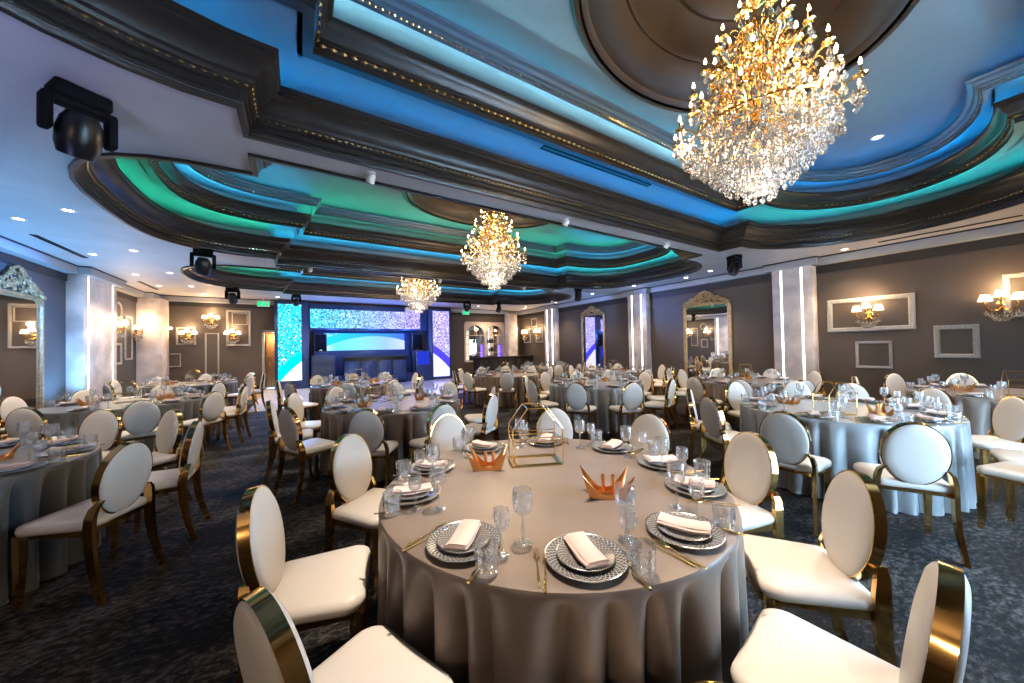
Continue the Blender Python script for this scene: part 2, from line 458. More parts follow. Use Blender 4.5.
# door at the back, standing open to a wooden corridor
d1 = MB()
d1.box(-1.16, -1.09, YB-.06, YB+.27, 0, 2.34); d1.box(-.29, -.22, YB-.06, YB+.27, 0, 2.34); d1.box(-1.16, -.22, YB-.06, YB+.27, 2.27, 2.36)
d1 = struct(d1.obj('door_1', 'frame_white'))
MB().box(-1.08, -.30, YB+.9, YB+.96, .02, 2.25).obj('door_leaf', 'door_wood', d1)
MB().box(-1.35, -1.14, YB+.26, YB+1.0, 0, 2.5).obj('door_reveal', 'door_wood', d1)
MB().tube([(-.98, YB+.86, .85), (-.98, YB+.86, 1.25)], .015).obj('door_handle', 'gold', d1)
for nm, a in (('wall_corridor', (-1.5, .3, YB+1.0, YB+1.1, 0, 2.7)), ('ceiling_corridor', (-1.5, .3, YB+.25, YB+1.1, 2.5, 2.6))): struct(MB().box(*a).obj(nm, 'door_wood'))
# cornice boxes, wrapped round the pillars
PILR = [(3.27, 4.13), (8.04, 8.86), (13.25, 14.1)]
PILL = [(12.0, 13.75), (16.05, 16.8)]
cn = MB(); gp = MB()
def corn(x0, x1, y0, y1):
    cn.box(x0, x1, y0, y1, 3.36, 3.52); gp.box(x0-.015, x1+.015, y0-.015, y1+.015, 3.52, HS+.01)
corn(XR-.24, XR, YF, YB); corn(XL, XL+.22, YF, YB); corn(XL, -.72, YB-.22, YB); corn(6.7, XR, YB-.22, YB)
for a, b in PILR: corn(XR-.40, XR, a-.12, b+.12)
for a, b in PILL: corn(XL, XL+.42, a-.10, b+.10)
struct(cn.obj('trim_20', 'cornice_paint')); struct(gp.obj('trim_21', 'base_dark'))  # dark strip above the cornice stands in for the shadow gap
fr = MB()
fr.box(XR-.03, XR, YF, YB, 3.16, 3.36); fr.box(XL, XL+.03, YF, YB, 3.2, 3.36); fr.box(XL, -.72, YB-.03, YB, 3.2, 3.36); fr.box(6.7, XR, YB-.03, YB, 3.2, 3.36)
struct(fr.obj('trim_22', 'base_dark'))  # dark band stands in for the shade below the cornice
for nm, a in (('right', (XR-.02, XR, YF, YB, 0, .14)), ('left', (XL, XL+.02, YF, YB, 0, .14)), ('back', (XL, -1.17, YB-.02, YB, 0, .2)), ('back_right', (6.7, XR, YB-.02, YB, 0, .14))):
    struct(MB().box(*a).obj('baseboard_'+nm, 'base_dark'))
# pillars with light strips
def pillar(x0, x1, y0, y1, strips, k):
    p = struct(MB().bbox(x0, x1, y0, y1, 0, 3.37, .012).obj('pillar_%d' % k, 'marble'))
    for b in strips: MB().box(*b, .02, 3.35).obj('light_strip', 'pillar_led', p)
for i, (a, b) in enumerate(PILR):
    x = XR-.25; L = b-a
    pillar(x, XR, a, b, [(x-.004, x+.004, a+L*.26-.018, a+L*.26+.018), (x-.004, x+.004, a+L*.76-.018, a+L*.76+.018)], i+1)
x = XL+.27
pillar(XL, x, *PILL[0], [(x-.004, x+.004, 12.20, 12.24), (x-.004, x+.004, 13.50, 13.54)], 4)
pillar(XL, XL+.62, *PILL[1], [], 5)
pillar(9.98, 10.55, YB-.45, YB, [], 6)
#--PART3--
# ------------------------------------------------------------------ dining chair
def ellipse_ring(a, b, hw, t, n=40):     # band: section hw (depth) x t (thickness), ring in xz
    vs = []; fs = []
    for i in range(n):
        an = 2*PI*i/n; c, s_ = math.cos(an), math.sin(an)
        for (rr, y) in ((0, -hw), (t, -hw), (t, hw), (0, hw)):
            vs.append(((a+rr)*c, y, (b+rr)*s_))
    for i in range(n):
        j = (i+1) % n
        for k in range(4):
            k2 = (k+1) % 4; fs.append((i*4+k, j*4+k, j*4+k2, i*4+k2))
    return vs, fs
TILT = Matrix.Translation((0, -.235, .695)) @ Matrix.Rotation(rad(9), 4, 'X')
def strip(pts, wx, wy):    # flat bar following points, section wx x wy
    mb = MB(); vs = []; fs = []
    for i, (x, y, z) in enumerate(pts):
        sx = wx[i] if isinstance(wx, (list, tuple)) else wx; sy = wy[i] if isinstance(wy, (list, tuple)) else wy
        vs += [(x-sx, y-sy, z), (x+sx, y-sy, z), (x+sx, y+sy, z), (x-sx, y+sy, z)]
    m = len(pts)
    for i in range(m-1):
        for k in range(4): fs.append((i*4+k, i*4+(k+1) % 4, i*4+4+(k+1) % 4, i*4+4+k))
    fs += [(3,2,1,0), ((m-1)*4, (m-1)*4+1, (m-1)*4+2, (m-1)*4+3)]
    return mb.add(vs, fs)
def seat_outline(e=0., n=10):
    # rounded trapezoid bowed at the front
    P = []
    cs = [(.225, .165, .06, 0), (-.225, .165, .06, 90), (-.195, -.22, .045, 180), (.195, -.22, .045, 270)]
    for (x, y, r, a0) in cs:
        sx = 1 if x > 0 else -1; sy = 1 if y > 0 else -1
        cx, cy = x-sx*r, y-sy*r
        for i in range(n):
            a = rad(a0+90*i/(n-1)); P.append((cx+(r+e)*math.cos(a), cy+(r+e)*math.sin(a)))
    return [(x, y+(.028*(1-(x/.225)**2) if y > 0 else 0)) for x, y in P]
def make_chair():
    t = thing('banquet_chair', 'chair', 'chair')
    # cushion
    mb = MB(); lev = [(-.012, .438), (.0, .442), (.006, .462), (.0, .482), (-.022, .494), (-.07, .500), (-.14, .503)]
    vs = []; n = len(seat_outline())
    for e, z in lev:
        if e > -.03: vs += [(x, y, z) for x, y in seat_outline(e)]
        else:
            k = 1+e/.22; vs += [(x*k, (y-.0)*k, z) for x, y in seat_outline(0)]
    fs = [tuple(range(n-1, -1, -1))]
    for j in range(len(lev)-1): fs += [(j*n+i, j*n+(i+1) % n, (j+1)*n+(i+1) % n, (j+1)*n+i) for i in range(n)]
    fs.append(tuple((len(lev)-1)*n+i for i in range(n)))
    mb.add(vs, fs); mb.obj('seat', 'leather', t, sharp=60)
    # gilt apron with a shaped lower edge
    mb = MB(); o = seat_outline(.002); i_ = seat_outline(-.02); n = len(o); vs = []
    for (x, y), (xi, yi) in zip(o, i_):
        dip = .026+.010*math.cos(8*math.atan2(y, x))
        vs += [(x, y, .441), (x, y, .441-dip), (xi, yi, .441-dip), (xi, yi, .441)]
    fs = []
    for i in range(n):
        j = (i+1) % n
        for k in range(4): k2 = (k+1) % 4; fs.append((i*4+k, i*4+k2, j*4+k2, j*4+k))
    MB().add(vs, fs).obj('seat_frame', 'gold', t)
    # oval back
    mb = MB()
    vs = []; fs = []; N = 36; R_ = [(1, .018), (.975, .026), (.90, .034), (.65, .040), (.3, .042)]
    for sg in (-1, 1):
        for (k, y) in R_:
            vs += [(.168*k*math.cos(2*PI*i/N), sg*y, .222*k*math.sin(2*PI*i/N)) for i in range(N)]
        vs.append((0, sg*.0425, 0))
    h = len(R_)*N+1
    for s_ in (0, 1):
        b0 = s_*h
        for j in range(len(R_)-1):
            fs += [(b0+j*N+i, b0+j*N+(i+1) % N, b0+(j+1)*N+(i+1) % N, b0+(j+1)*N+i) for i in range(N)]
        fs += [(b0+(len(R_)-1)*N+i, b0+(len(R_)-1)*N+(i+1) % N, b0+h-1) for i in range(N)]
    fs += [(i, (i+1) % N, h+(i+1) % N, h+i) for i in range(N)]
    mb.add(vs, fs, TILT); mb.obj('backrest', 'leather', t, sharp=60)
    mb = MB(); mb.add(*ellipse_ring(.168, .222, .0205, .006), TILT); mb.obj('back_frame', 'gold', t)
    for sg in (-1, 1):
        strip([(sg*.150, -.250, .600), (sg*.178, -.236, .565), (sg*.190, -.226, .51), (sg*.192, -.222, .44), (sg*.190, -.228, .32), (sg*.192, -.245, .20), (sg*.198, -.275, .08), (sg*.202, -.300, .0)],
              [.007, .012, .013, .013, .013, .0125, .012, .012], [.016, .022, .026, .027, .025, .022, .019, .018]).obj('leg', 'gold', t)
    for sg in (-1, 1):
        strip([(sg*.195, .145, .44), (sg*.195, .146, .30), (sg*.195, .150, .12), (sg*.195, .160, 0)], [.021, .020, .016, .013], [.021, .020, .016, .013]).obj('leg', 'gold', t)
    return t
CHAIR = make_chair()

# ------------------------------------------------------------------ table and cloth
RT, HT = .89, .76
def make_table():
    t = thing('round_table', 'table', 'table')
    MB().lathe([(.001, .70), (.83, .70), (.835, .715), (.83, .735), (.001, .735)], 48).obj('tabletop', 'wood_dark', t)
    for k in range(4):
        a = PI/4+k*PI/2
        MB().tube([(.5*math.cos(a), .5*math.sin(a), .70), (.56*math.cos(a), .56*math.sin(a), 0)], .018).obj('leg', 'black', t)
    return t
TABLE = make_table()
def make_cloth(seed, mat='satin'):
    rnd = random.Random(seed)
    N = 420; M_ = 20
    fold = [0]*N; NP = 34
    cuts = [(i+rnd.uniform(-.30, .30))*2*PI/NP for i in range(NP)]; dep = [rnd.uniform(.45, 1.) for _ in range(NP)]
    for i in range(N):
        th = 2*PI*i/N; j = max((q for q in range(NP) if cuts[q] <= th), default=NP-1)
        c0 = cuts[j]; c1 = cuts[(j+1) % NP]
        u = ((th-c0) % (2*PI))/max(.02, (c1-c0) % (2*PI)); u = min(1, u)
        d = dep[j]*(1-u)+dep[(j+1) % NP]*u
        fold[i] = -d*(1-math.sin(PI*u)**.85)          # rounded crests, narrow deep valleys
    vs = [(0, 0, HT)]; fs = []
    rows = [(.30, HT, 0), (.6, HT, 0), (.80, HT, 0), (RT-.014, HT, 0), (RT-.004, HT-.002, 0), (RT, HT-.012, 0), (RT+.003, HT-.03, .06)]
    for j in range(1, M_+1):
        q = j/M_; rows.append((RT+.004+.020*q**.8, HT-.03-(HT-.045)*q, min(1, .16+1.2*q**.6)))
    for r, z, f in rows:
        for i in range(N):
            th = 2*PI*i/N; rr = r+f*(.125*fold[i]+.006*math.sin(3*th+seed))
            vs.append((rr*math.cos(th), rr*math.sin(th), z))
    for i in range(N): fs.append((0, 1+i, 1+(i+1) % N))
    for j in range(len(rows)-1):
        b = 1+j*N
        for i in range(N): fs.append((b+i, b+N+i, b+N+(i+1) % N, b+(i+1) % N))
    return MB().add(vs, fs).mesh('tablecloth', mat, 50)
CLOTHS = [make_cloth(s) for s in (3, 8, 21)]; SILVER = make_cloth(14, 'satin_silver'); GREY = make_cloth(31, 'satin_grey')

# ------------------------------------------------------------------ tableware
def cut(nf, amp, rows):
    return lambda i, j: 1-amp*(.5+.5*math.cos(PI*i)) if j in rows else 1
def make_tumbler():
    t = thing('tumbler', 'x', 'glass')
    pr = [(.001, 0), (.034, 0), (.037, .004), (.0385, .018), (.0395, .034), (.0405, .050), (.041, .066), (.0415, .080), (.042, .094), (.0405, .095), (.039, .080), (.037, .05), (.034, .020), (.001, .016)]
    MB().lathe(pr, 20, fr=lambda i, j: 1-.055*((i+j) % 2) if 1 < j < 7 else 1).obj('bowl', 'glass', t, sharp=12)
    return t
def make_goblet(k, name):
    t = thing(name, 'x', 'glass')
    s = k
    pr = [(.0045, .105), (.012, .108), (.028, .118), (.036, .132), (.039, .150), (.039, .170), (.037, .190), (.0355, .205), (.0345, .205), (.0355, .190), (.0365, .170), (.036, .150), (.030, .130), (.012, .116), (.001, .114)]
    MB().lathe([(r*s, z*s) for r, z in pr], 18, fr=lambda i, j: 1-.05*((i+j) % 2) if 1 < j < 6 else 1).obj('bowl', 'glass', t, sharp=12)
    st = [(.001, 0), (.032, 0), (.033, .003), (.012, .008), (.006, .016), (.005, .04), (.0085, .055), (.005, .07), (.0045, .105)]
    MB().lathe([(r*s, z*s) for r, z in st], 14).obj('stem', 'glass', t)
    return t
def plate_mesh(R_, z0, mat):
    k = R_/.14
    pr = [(.001, .004), (.075*k, .004), (.085*k, .006), (.10*k, .012), (.125*k, .018), (.1365*k, .0205), (.1365*k, .0175), (.12*k, .011), (.10*k, .004), (.085*k, .0), (.001, .0)]
    return MB().lathe(pr, 56)
def make_plate(R_, name, mat):
    t = thing(name, 'x', 'plate')
    plate_mesh(R_, 0, mat).obj('dish', mat, t)
    k = R_/.14; rm = MB()
    rm.lathe([(.1365*k, .0172), (.14*k, .0185), (.14*k, .0205), (.1365*k, .0212), (.1355*k, .0206)], 56); rm.obj('rim', 'silver_rim', t)
    return t
def make_napkin():
    mb = MB(); L, W = .185, .078; n = 14
    # three soft folded layers
    for k, (dz, dw, dl, sh) in enumerate(((0, 0, 0, 0), (.006, -.006, -.006, .003), (.012, -.012, -.010, -.004))):
        vs = []; fs = []
        w = W/2+dw/2; l = L/2+dl/2
        for i in range(n+1):
            x = -l+2*l*i/n; sag = -.005*math.cos(PI*x/L*1.6)+.0015*math.sin(9*x/L+k)
            for (y, z) in ((-w, 0), (-w-.003, .003), (-w, .006), (0, .0075), (w, .006), (w+.003, .003), (w, 0), (0, .0005)):
                vs.append((x, y+sh, z+dz+sag))
        for i in range(n):
            for q in range(8): fs.append((i*8+q, i*8+(q+1) % 8, i*8+8+(q+1) % 8, i*8+8+q))
        fs += [tuple(range(8)), tuple(n*8+q for q in range(7, -1, -1))]
        mb.add(vs, fs)
    o = mb.obj('napkin', 'napkin', sharp=50); o['label'] = 'x'; o['category'] = 'napkin'; return o
def make_fork():
    mb = MB()
    mb.tube([(0, -.10, .004), (0, -.05, .0035), (0, .0, .004), (0, .035, .006)], [.0055, .0048, .003, .003], 8, flat=.5)
    mb.tube([(-.009, .050, .006), (0, .035, .006), (.009, .050, .006)], .0026, 6)
    for x in (-.009, -.003, .003, .009): mb.tube([(x, .047, .006), (x, .070, .005), (x*.95, .098, .008)], [.0022, .0018, .001], 6)
    o = mb.obj('fork', 'gold_bright'); o['label'] = 'x'; o['category'] = 'fork'; return o
def make_knife():
    mb = MB()
    mb.tube([(0, -.11, .004), (0, -.06, .004), (0, -.005, .004)], [.006, .005, .004], 8, flat=.5)
    n = 8; P = [(.0, -.005), (.008, .0), (.010, .04), (.009, .08), (.004, .108), (-.003, .112), (-.004, .06), (-.004, 0)]
    vs = [(x, y, .003) for x, y in P]+[(x, y, .005) for x, y in P]
    mb.add(vs, [tuple(range(n)), tuple(range(2*n-1, n-1, -1))]+[(i, (i+1) % n, n+(i+1) % n, n+i) for i in range(n)])
    o = mb.obj('knife', 'gold_bright'); o['label'] = 'x'; o['category'] = 'knife'; return o
def make_lantern():
    t = thing('wire_lantern', 'x', 'lantern')
    r = .0036; hx, hy = .140, .090
    sec = [(-hx, 0), (-hx, .20), (-.055, .315), (.055, .315), (hx, .20), (hx, 0)]
    mb = MB()
    for y in (-hy, hy):
        for a, b in zip(sec, sec[1:]+sec[:1]): mb.tube([(a[0], y, a[1]+r), (b[0], y, b[1]+r)], r, 6)
    for a in sec: mb.tube([(a[0], -hy, a[1]+r), (a[0], hy, a[1]+r)], r, 6)
    mb.obj('frame', 'gold_bright', t)
    bs_ = MB()
    for e in (.012, .024):
        P = [(-hx+e, -hy+e), (hx-e, -hy+e), (hx-e, hy-e), (-hx+e, hy-e)]
        for a, b in zip(P, P[1:]+P[:1]): bs_.tube([(*a, r), (*b, r)], r*.8, 6)
    bs_.obj('base_ring', 'gold_bright', t)
    sh = MB(); z = .135
    for a, b in (((-hx, -hy), (hx, -hy)), ((hx, -hy), (hx, hy)), ((hx, hy), (-hx, hy)), ((-hx, hy), (-hx, -hy))): sh.tube([(*a, z), (*b, z)], r, 6)
    for a, b in (((-hx, -hy), (hx, -hy)), ((-hx, hy), (hx, hy))): sh.tube([(*a, z+.02), (*b, z+.02)], r*.7, 6)
    sh.obj('shelf_ring', 'gold_bright', t)
    return t
def make_crown():
    t = thing('crown_holder', 'x', 'candle holder')
    mb = MB()
    # folded sheet crown: four walls, low in the middle, rising to flared points at the corners
    bx, by = .082, .052; pts = []
    for (x0, y0), (x1, y1) in (((-1,-1),(1,-1)), ((1,-1),(1,1)), ((1,1),(-1,1)), ((-1,1),(-1,-1))):
        for i in range(10):
            q = i/10; pts.append((x0+(x1-x0)*q, y0+(y1-y0)*q, abs(2*q-1)**2.8))
    vs = []; n = len(pts)
    for x, y, c in pts:
        o_ = 1+.48*c; h = .022+.098*c
        vs += [(x*bx, y*by, 0), (x*bx*o_, y*by*o_, h), (x*bx*o_*.965, y*by*o_*.95, h), (x*bx*.94, y*by*.92, .005)]
    fs = []
    for i in range(n):
        j = (i+1) % n
        for k in range(3): fs.append((i*4+k, j*4+k, j*4+k+1, i*4+k+1))
    fs.append(tuple(i*4 for i in range(n))); fs.append(tuple(i*4+3 for i in range(n-1, -1, -1)))
    mb.add(vs, fs)
    mb.obj('crown_base', 'copper', t)
    for x in (-.014, .034):
        MB().lathe([(.0001, .012), (.0095, .012), (.0095, .10), (.008, .10), (.0065, .04), (.0001, .04)], 12, Matrix.Translation((x, .006, 0))).obj('candle_tube', 'copper', t)
    return t
TUMBLER, GOBLET, CORDIAL = make_tumbler(), make_goblet(1., 'goblet'), make_goblet(.80, 'cordial_glass')
CHARGER, PLATE = make_plate(.14, 'charger_plate', 'charger_glaze'), make_plate(.10, 'dinner_plate', 'plate_glaze')
NAPKIN, FORK, KNIFE, LANTERN, CROWN = make_napkin(), make_fork(), make_knife(), make_lantern(), make_crown()

# ------------------------------------------------------------------ laying the room
HOURS = 'twelve one two three four five six seven eight nine ten eleven'.split()
def clock(ang, taken):
    h = round((((90-ang)/30) % 12)*4)/4 % 12
    while h in taken: h = (h+.25) % 12
    taken.add(h)
    b = HOURS[int(h)]; q = h-int(h)
    return {0: b+" o'clock", .25: 'quarter past '+b, .5: 'half past '+b, .75: 'quarter to '+HOURS[(int(h)+1) % 12]}[q]
# name, x, y, phrase, chairs (bearing from the table centre, distance of the back), bearings laid
TABLES = [
 ('A', 1.19, 1.54, 'the big front table', [(129,1.43),(93,1.38),(50,1.39),(14,1.38),(-19,1.38),(-49,1.38),(-81.3,1.385),(-158,1.37),(167,1.39),(-117,1.36)], [-119,-155,-84,164,131,-46,-16,15,56,93]),
 ('B', 5.05, 1.37, 'the silvery-blue right table', [(-177,1.62),(-150,1.60),(-106,1.5),(-80,1.47),(-50,1.44),(-21,1.44),(8,1.44),(33,1.44),(66,1.44),(122,1.45),(150,1.44)], [-178,-145,-110,-76,-40,-6,30,64,100,138]),
 ('C', -2.22, 3.95, 'the near left table', [(-27,1.43),(1,1.49),(41,1.49),(73,1.57)], [-65,-28,6,42,78,110,146]),
 ('D', -2.2, 7.7, 'the second left table', [(-108,1.46),(-70,1.55),(-38,1.46),(-8,1.45),(21,1.45),(50,1.44),(89,1.44),(127,1.44),(161,1.44)], None),
 ('E', -2.2, 11.4, 'the far left table', [(-34,1.45),(2,1.45),(40,1.44),(89,1.44),(128,1.44),(168,1.44),(-141,1.45)], None),
 ('F', 1.15, 4.95, 'the second middle table', [(-114,1.42),(-151,1.42),(176,1.44),(147,1.44),(116,1.44),(76,1.44),(36,1.44),(-84,1.48),(-51,1.47),(-17,1.43)], [-114,-150,174,138,102,66,30,-6,-42,-78]),
 ('G', 1.12, 8.35, 'the stage-side table', [(-150,1.44),(177,1.46),(120,1.44),(86,1.44),(53,1.44),(10,1.44),(-36,1.46),(-70,1.44),(-104,1.44)], None),
 ('H', 4.9, 8.2, 'the bar-side table', [(-121,1.45),(-161,1.45),(165,1.45),(128,1.44),(92,1.44),(60,1.44),(25,1.44),(-8,1.44)], None),
 ('I', 4.98, 4.93, 'the small-mirror table', [(-147,1.45),(-112,1.45),(-76,1.45),(-40,1.45),(-4,1.44),(31,1.44),(62,1.44),(97,1.44),(130,1.44),(176,1.46)], None),
 ('J', 7.4, 3.3, 'the large-mirror table', [(172,1.45),(122,1.45),(86,1.44),(48,1.44),(6,1.44),(-27,1.44),(-126,1.44),(-160,1.44)], None),
 ('K', 8.0, .45, 'the frame-wall table', [(21,1.44),(55,1.44),(100,1.44)], [20,56,92,128,164,200,236,272]),
 ('L', 7.6, 6.7, 'the between-mirrors table', [(-22,1.44),(-52,1.44),(-80,1.44),(-110,1.44),(-147,1.44),(178,1.44),(40,1.44),(74,1.44),(112,1.44)], None),
 ('M', 7.6, 10.0, 'the bar-counter table', [(-150,1.44),(-110,1.44),(170,1.44),(-40,1.44),(-75,1.44),(130,1.44),(80,1.44),(30,1.44)], None),
]
def yaw_to(x, y): return math.atan2(y, x)-PI/2      # turns local +Y to the direction (x, y)
CAMV = Vector((0, 0))
rnd = random.Random(5)
for key, tx, ty, ph, chairs, laid in TABLES:
    place(TABLE, (tx, ty, 0), 0, 'round folding table hidden under the cloth of '+ph, 'round tables')
    ci = 'ABCDEFGHIJKLM'.index(key)
    cl = mk('tablecloth', SILVER if key in 'BI' else GREY if key in 'CDE' else CLOTHS[ci % 3], loc=(tx, ty, 0), rot=(0, 0, ci*1.1))
    tag(cl, ('silvery' if key in 'BI' else 'dark grey' if key in 'CDE' else 'taupe')+' pleated satin cloth draped to the carpet over '+ph, 'tablecloth', 'satin tablecloths')
    taken = set()
    for ang, r in chairs:
        a = rad(ang); ux, uy = math.cos(a), math.sin(a)
        px, py = tx+ux*(r-.27), ty+uy*(r-.27)
        view = Vector((px, py)).normalized(); fac = -(view.x*ux+view.y*uy)
        pose = 'facing camera' if fac < -.5 else ('back to camera' if fac > .5 else 'side on')
        place(CHAIR, (px, py, 0), yaw_to(-ux, -uy)+rad(0 if key == 'A' else rnd.uniform(-3, 3)), 'cream oval-back chair at %s of %s, %s' % (clock(ang, taken), ph, pose), 'cream oval-back chairs')
    if laid is None: laid = sorted(c[0] for c in chairs)
    taken = set(); near = key in 'ABCF'
    for ang in laid:
        a = rad(ang); ck = clock(ang, taken); jit = rnd.uniform(-1.5, 1.5)
        def at(da, r, z): b = rad(ang+da+jit); return (tx+r*math.cos(b), ty+r*math.sin(b), HT+z)
        inward = yaw_to(-math.cos(a), -math.sin(a)); turn = rad(rnd.uniform(-25, 25)); w = ' at %s on %s' % (ck, ph)
        place(CHARGER, at(0, .735, .001), inward, 'dark latticed charger plate'+w, 'charger plates')
        place(PLATE, at(0, .735, .009), inward, 'smaller grey plate stacked on the charger'+w, 'dinner plates')
        place(NAPKIN, at(0, .735, .030), inward+PI/2+turn, 'folded pink napkin'+w, 'folded napkins')
        place(TUMBLER, at(11.5, .835, .001), a, 'squat cut-crystal tumbler'+w, 'cut-crystal tumblers')
        place(CORDIAL, at(12.5, .735, .001), a, 'small stemmed crystal glass'+w, 'small stemmed glasses')
        place(GOBLET, at(17, .645, .001), a, 'tall cut-crystal goblet'+w, 'crystal goblets')
        if near:
            place(KNIFE, at(10.5 if key != 'A' else 10, .80, .001), inward+rad(8), 'gold knife beside the plate'+w, 'gold knives')
            place(FORK, at(-12.6, .775, .001), inward+rad(-4), 'outer gold fork beside the plate'+w, 'gold forks')
            f2 = place(FORK, at(-10.6, .80, .001), inward+rad(-9), 'inner gold fork beside the plate'+w, 'gold forks')
    g = rad({'A': -24, 'B': -30}.get(key, rnd.uniform(-40, 40)))
    lx, ly = {'A': (.115, .30), 'B': (-.42, -.10), 'F': (-.1, .3), 'K': (-.30, -.1)}.get(key, (rnd.uniform(-.05, .05), rnd.uniform(-.05, .12)))
    place(LANTERN, (tx+lx, ty+ly, HT+.001), g, 'gold wire lantern standing on '+ph, 'wire lanterns', 1.12 if key == 'A' else 1.)
    for k, (qx, qy) in enumerate({'A': [(-.20, .36), (.10, -.32)], 'B': [(-.05, .42), (-.1, -.36)], 'K': [(.0, .36), (.1, -.36)]}.get(key, [(-.40, -.05), (.38, .10)])):
        side = ('left-hand', 'right-hand')[k]
        place(CROWN, (tx+qx, ty+qy, HT+.001), rad({'A': (-32, -38)}.get(key, (rnd.uniform(0, 90), rnd.uniform(0, 90)))[k]), '%s copper crown-shaped candle holder on %s' % (side, ph), 'copper crown candle holders')
#--PART4--
# ------------------------------------------------------------------ chandeliers
def drop_mesh(h, w):
    n = 6; pr = [(.001, 0), (w*.35, -h*.18), (w, -h*.62), (w*.72, -h*.85), (.001, -h)]
    return MB().lathe(pr, n)
DROP = drop_mesh(.085, .024).mesh('pendant', 'crystal', 5)
DROPL = drop_mesh(.13, .032).mesh('pendant', 'crystal', 5)
CANDLE = MB().lathe([(.0001, 0), (.028, 0), (.034, .012), (.020, .02), (.011, .03), (.010, .085), (.0001, .087)], 10).mesh('candle', 'gold', 40)
BULB = MB().lathe([(.0001, .086), (.008, .092), (.0125, .106), (.009, .124), (.004, .140), (.0001, .150)], 10).mesh('bulb', 'bulb', 60)
def strand_mesh(L):
    mb = MB(); n = max(3, int(L/.026))
    for i in range(n):
        z = -L*(i+.5)/n
        mb.lathe([(.001, .012), (.0088, 0), (.001, -.012)], 5, Matrix.Translation((0, 0, z)))
    return mb.mesh('strand', 'crystal', 5)
STR = {k: strand_mesh(k/100) for k in (12, 22, 34, 46, 58)}
def arm_mesh(r0, z0, r1, z1):
    mb = MB(); P = []
    for i in range(15):
        q = i/14; r = r0+(r1-r0)*q
        z = z0+(z1-z0)*q-.16*math.sin(PI*min(1, q*1.15))*(r1/.7)+.02*math.sin(2*PI*q)
        P.append((r, 0, z))
    P[-1] = (r1, 0, z1)
    mb.tube(P, [.012-.005*i/14 for i in range(15)], 6)
    c = [(r1*.62+.055*math.cos(t*.5)*(1-t/16), 0, z0+(z1-z0)*.62+.06+.055*math.sin(t*.5)*(1-t/16)) for t in range(14)]   # scroll leaf
    mb.tube(c, [.009*(1-i/16) for i in range(14)], 5)
    mb.lathe([(.001, 0), (.02, .004), (.045, .018), (.05, .024), (.02, .016), (.001, .01)], 10, Matrix.Translation((r1, 0, z1-.022)))
    return mb.mesh('arm', 'gold_bright', 50)
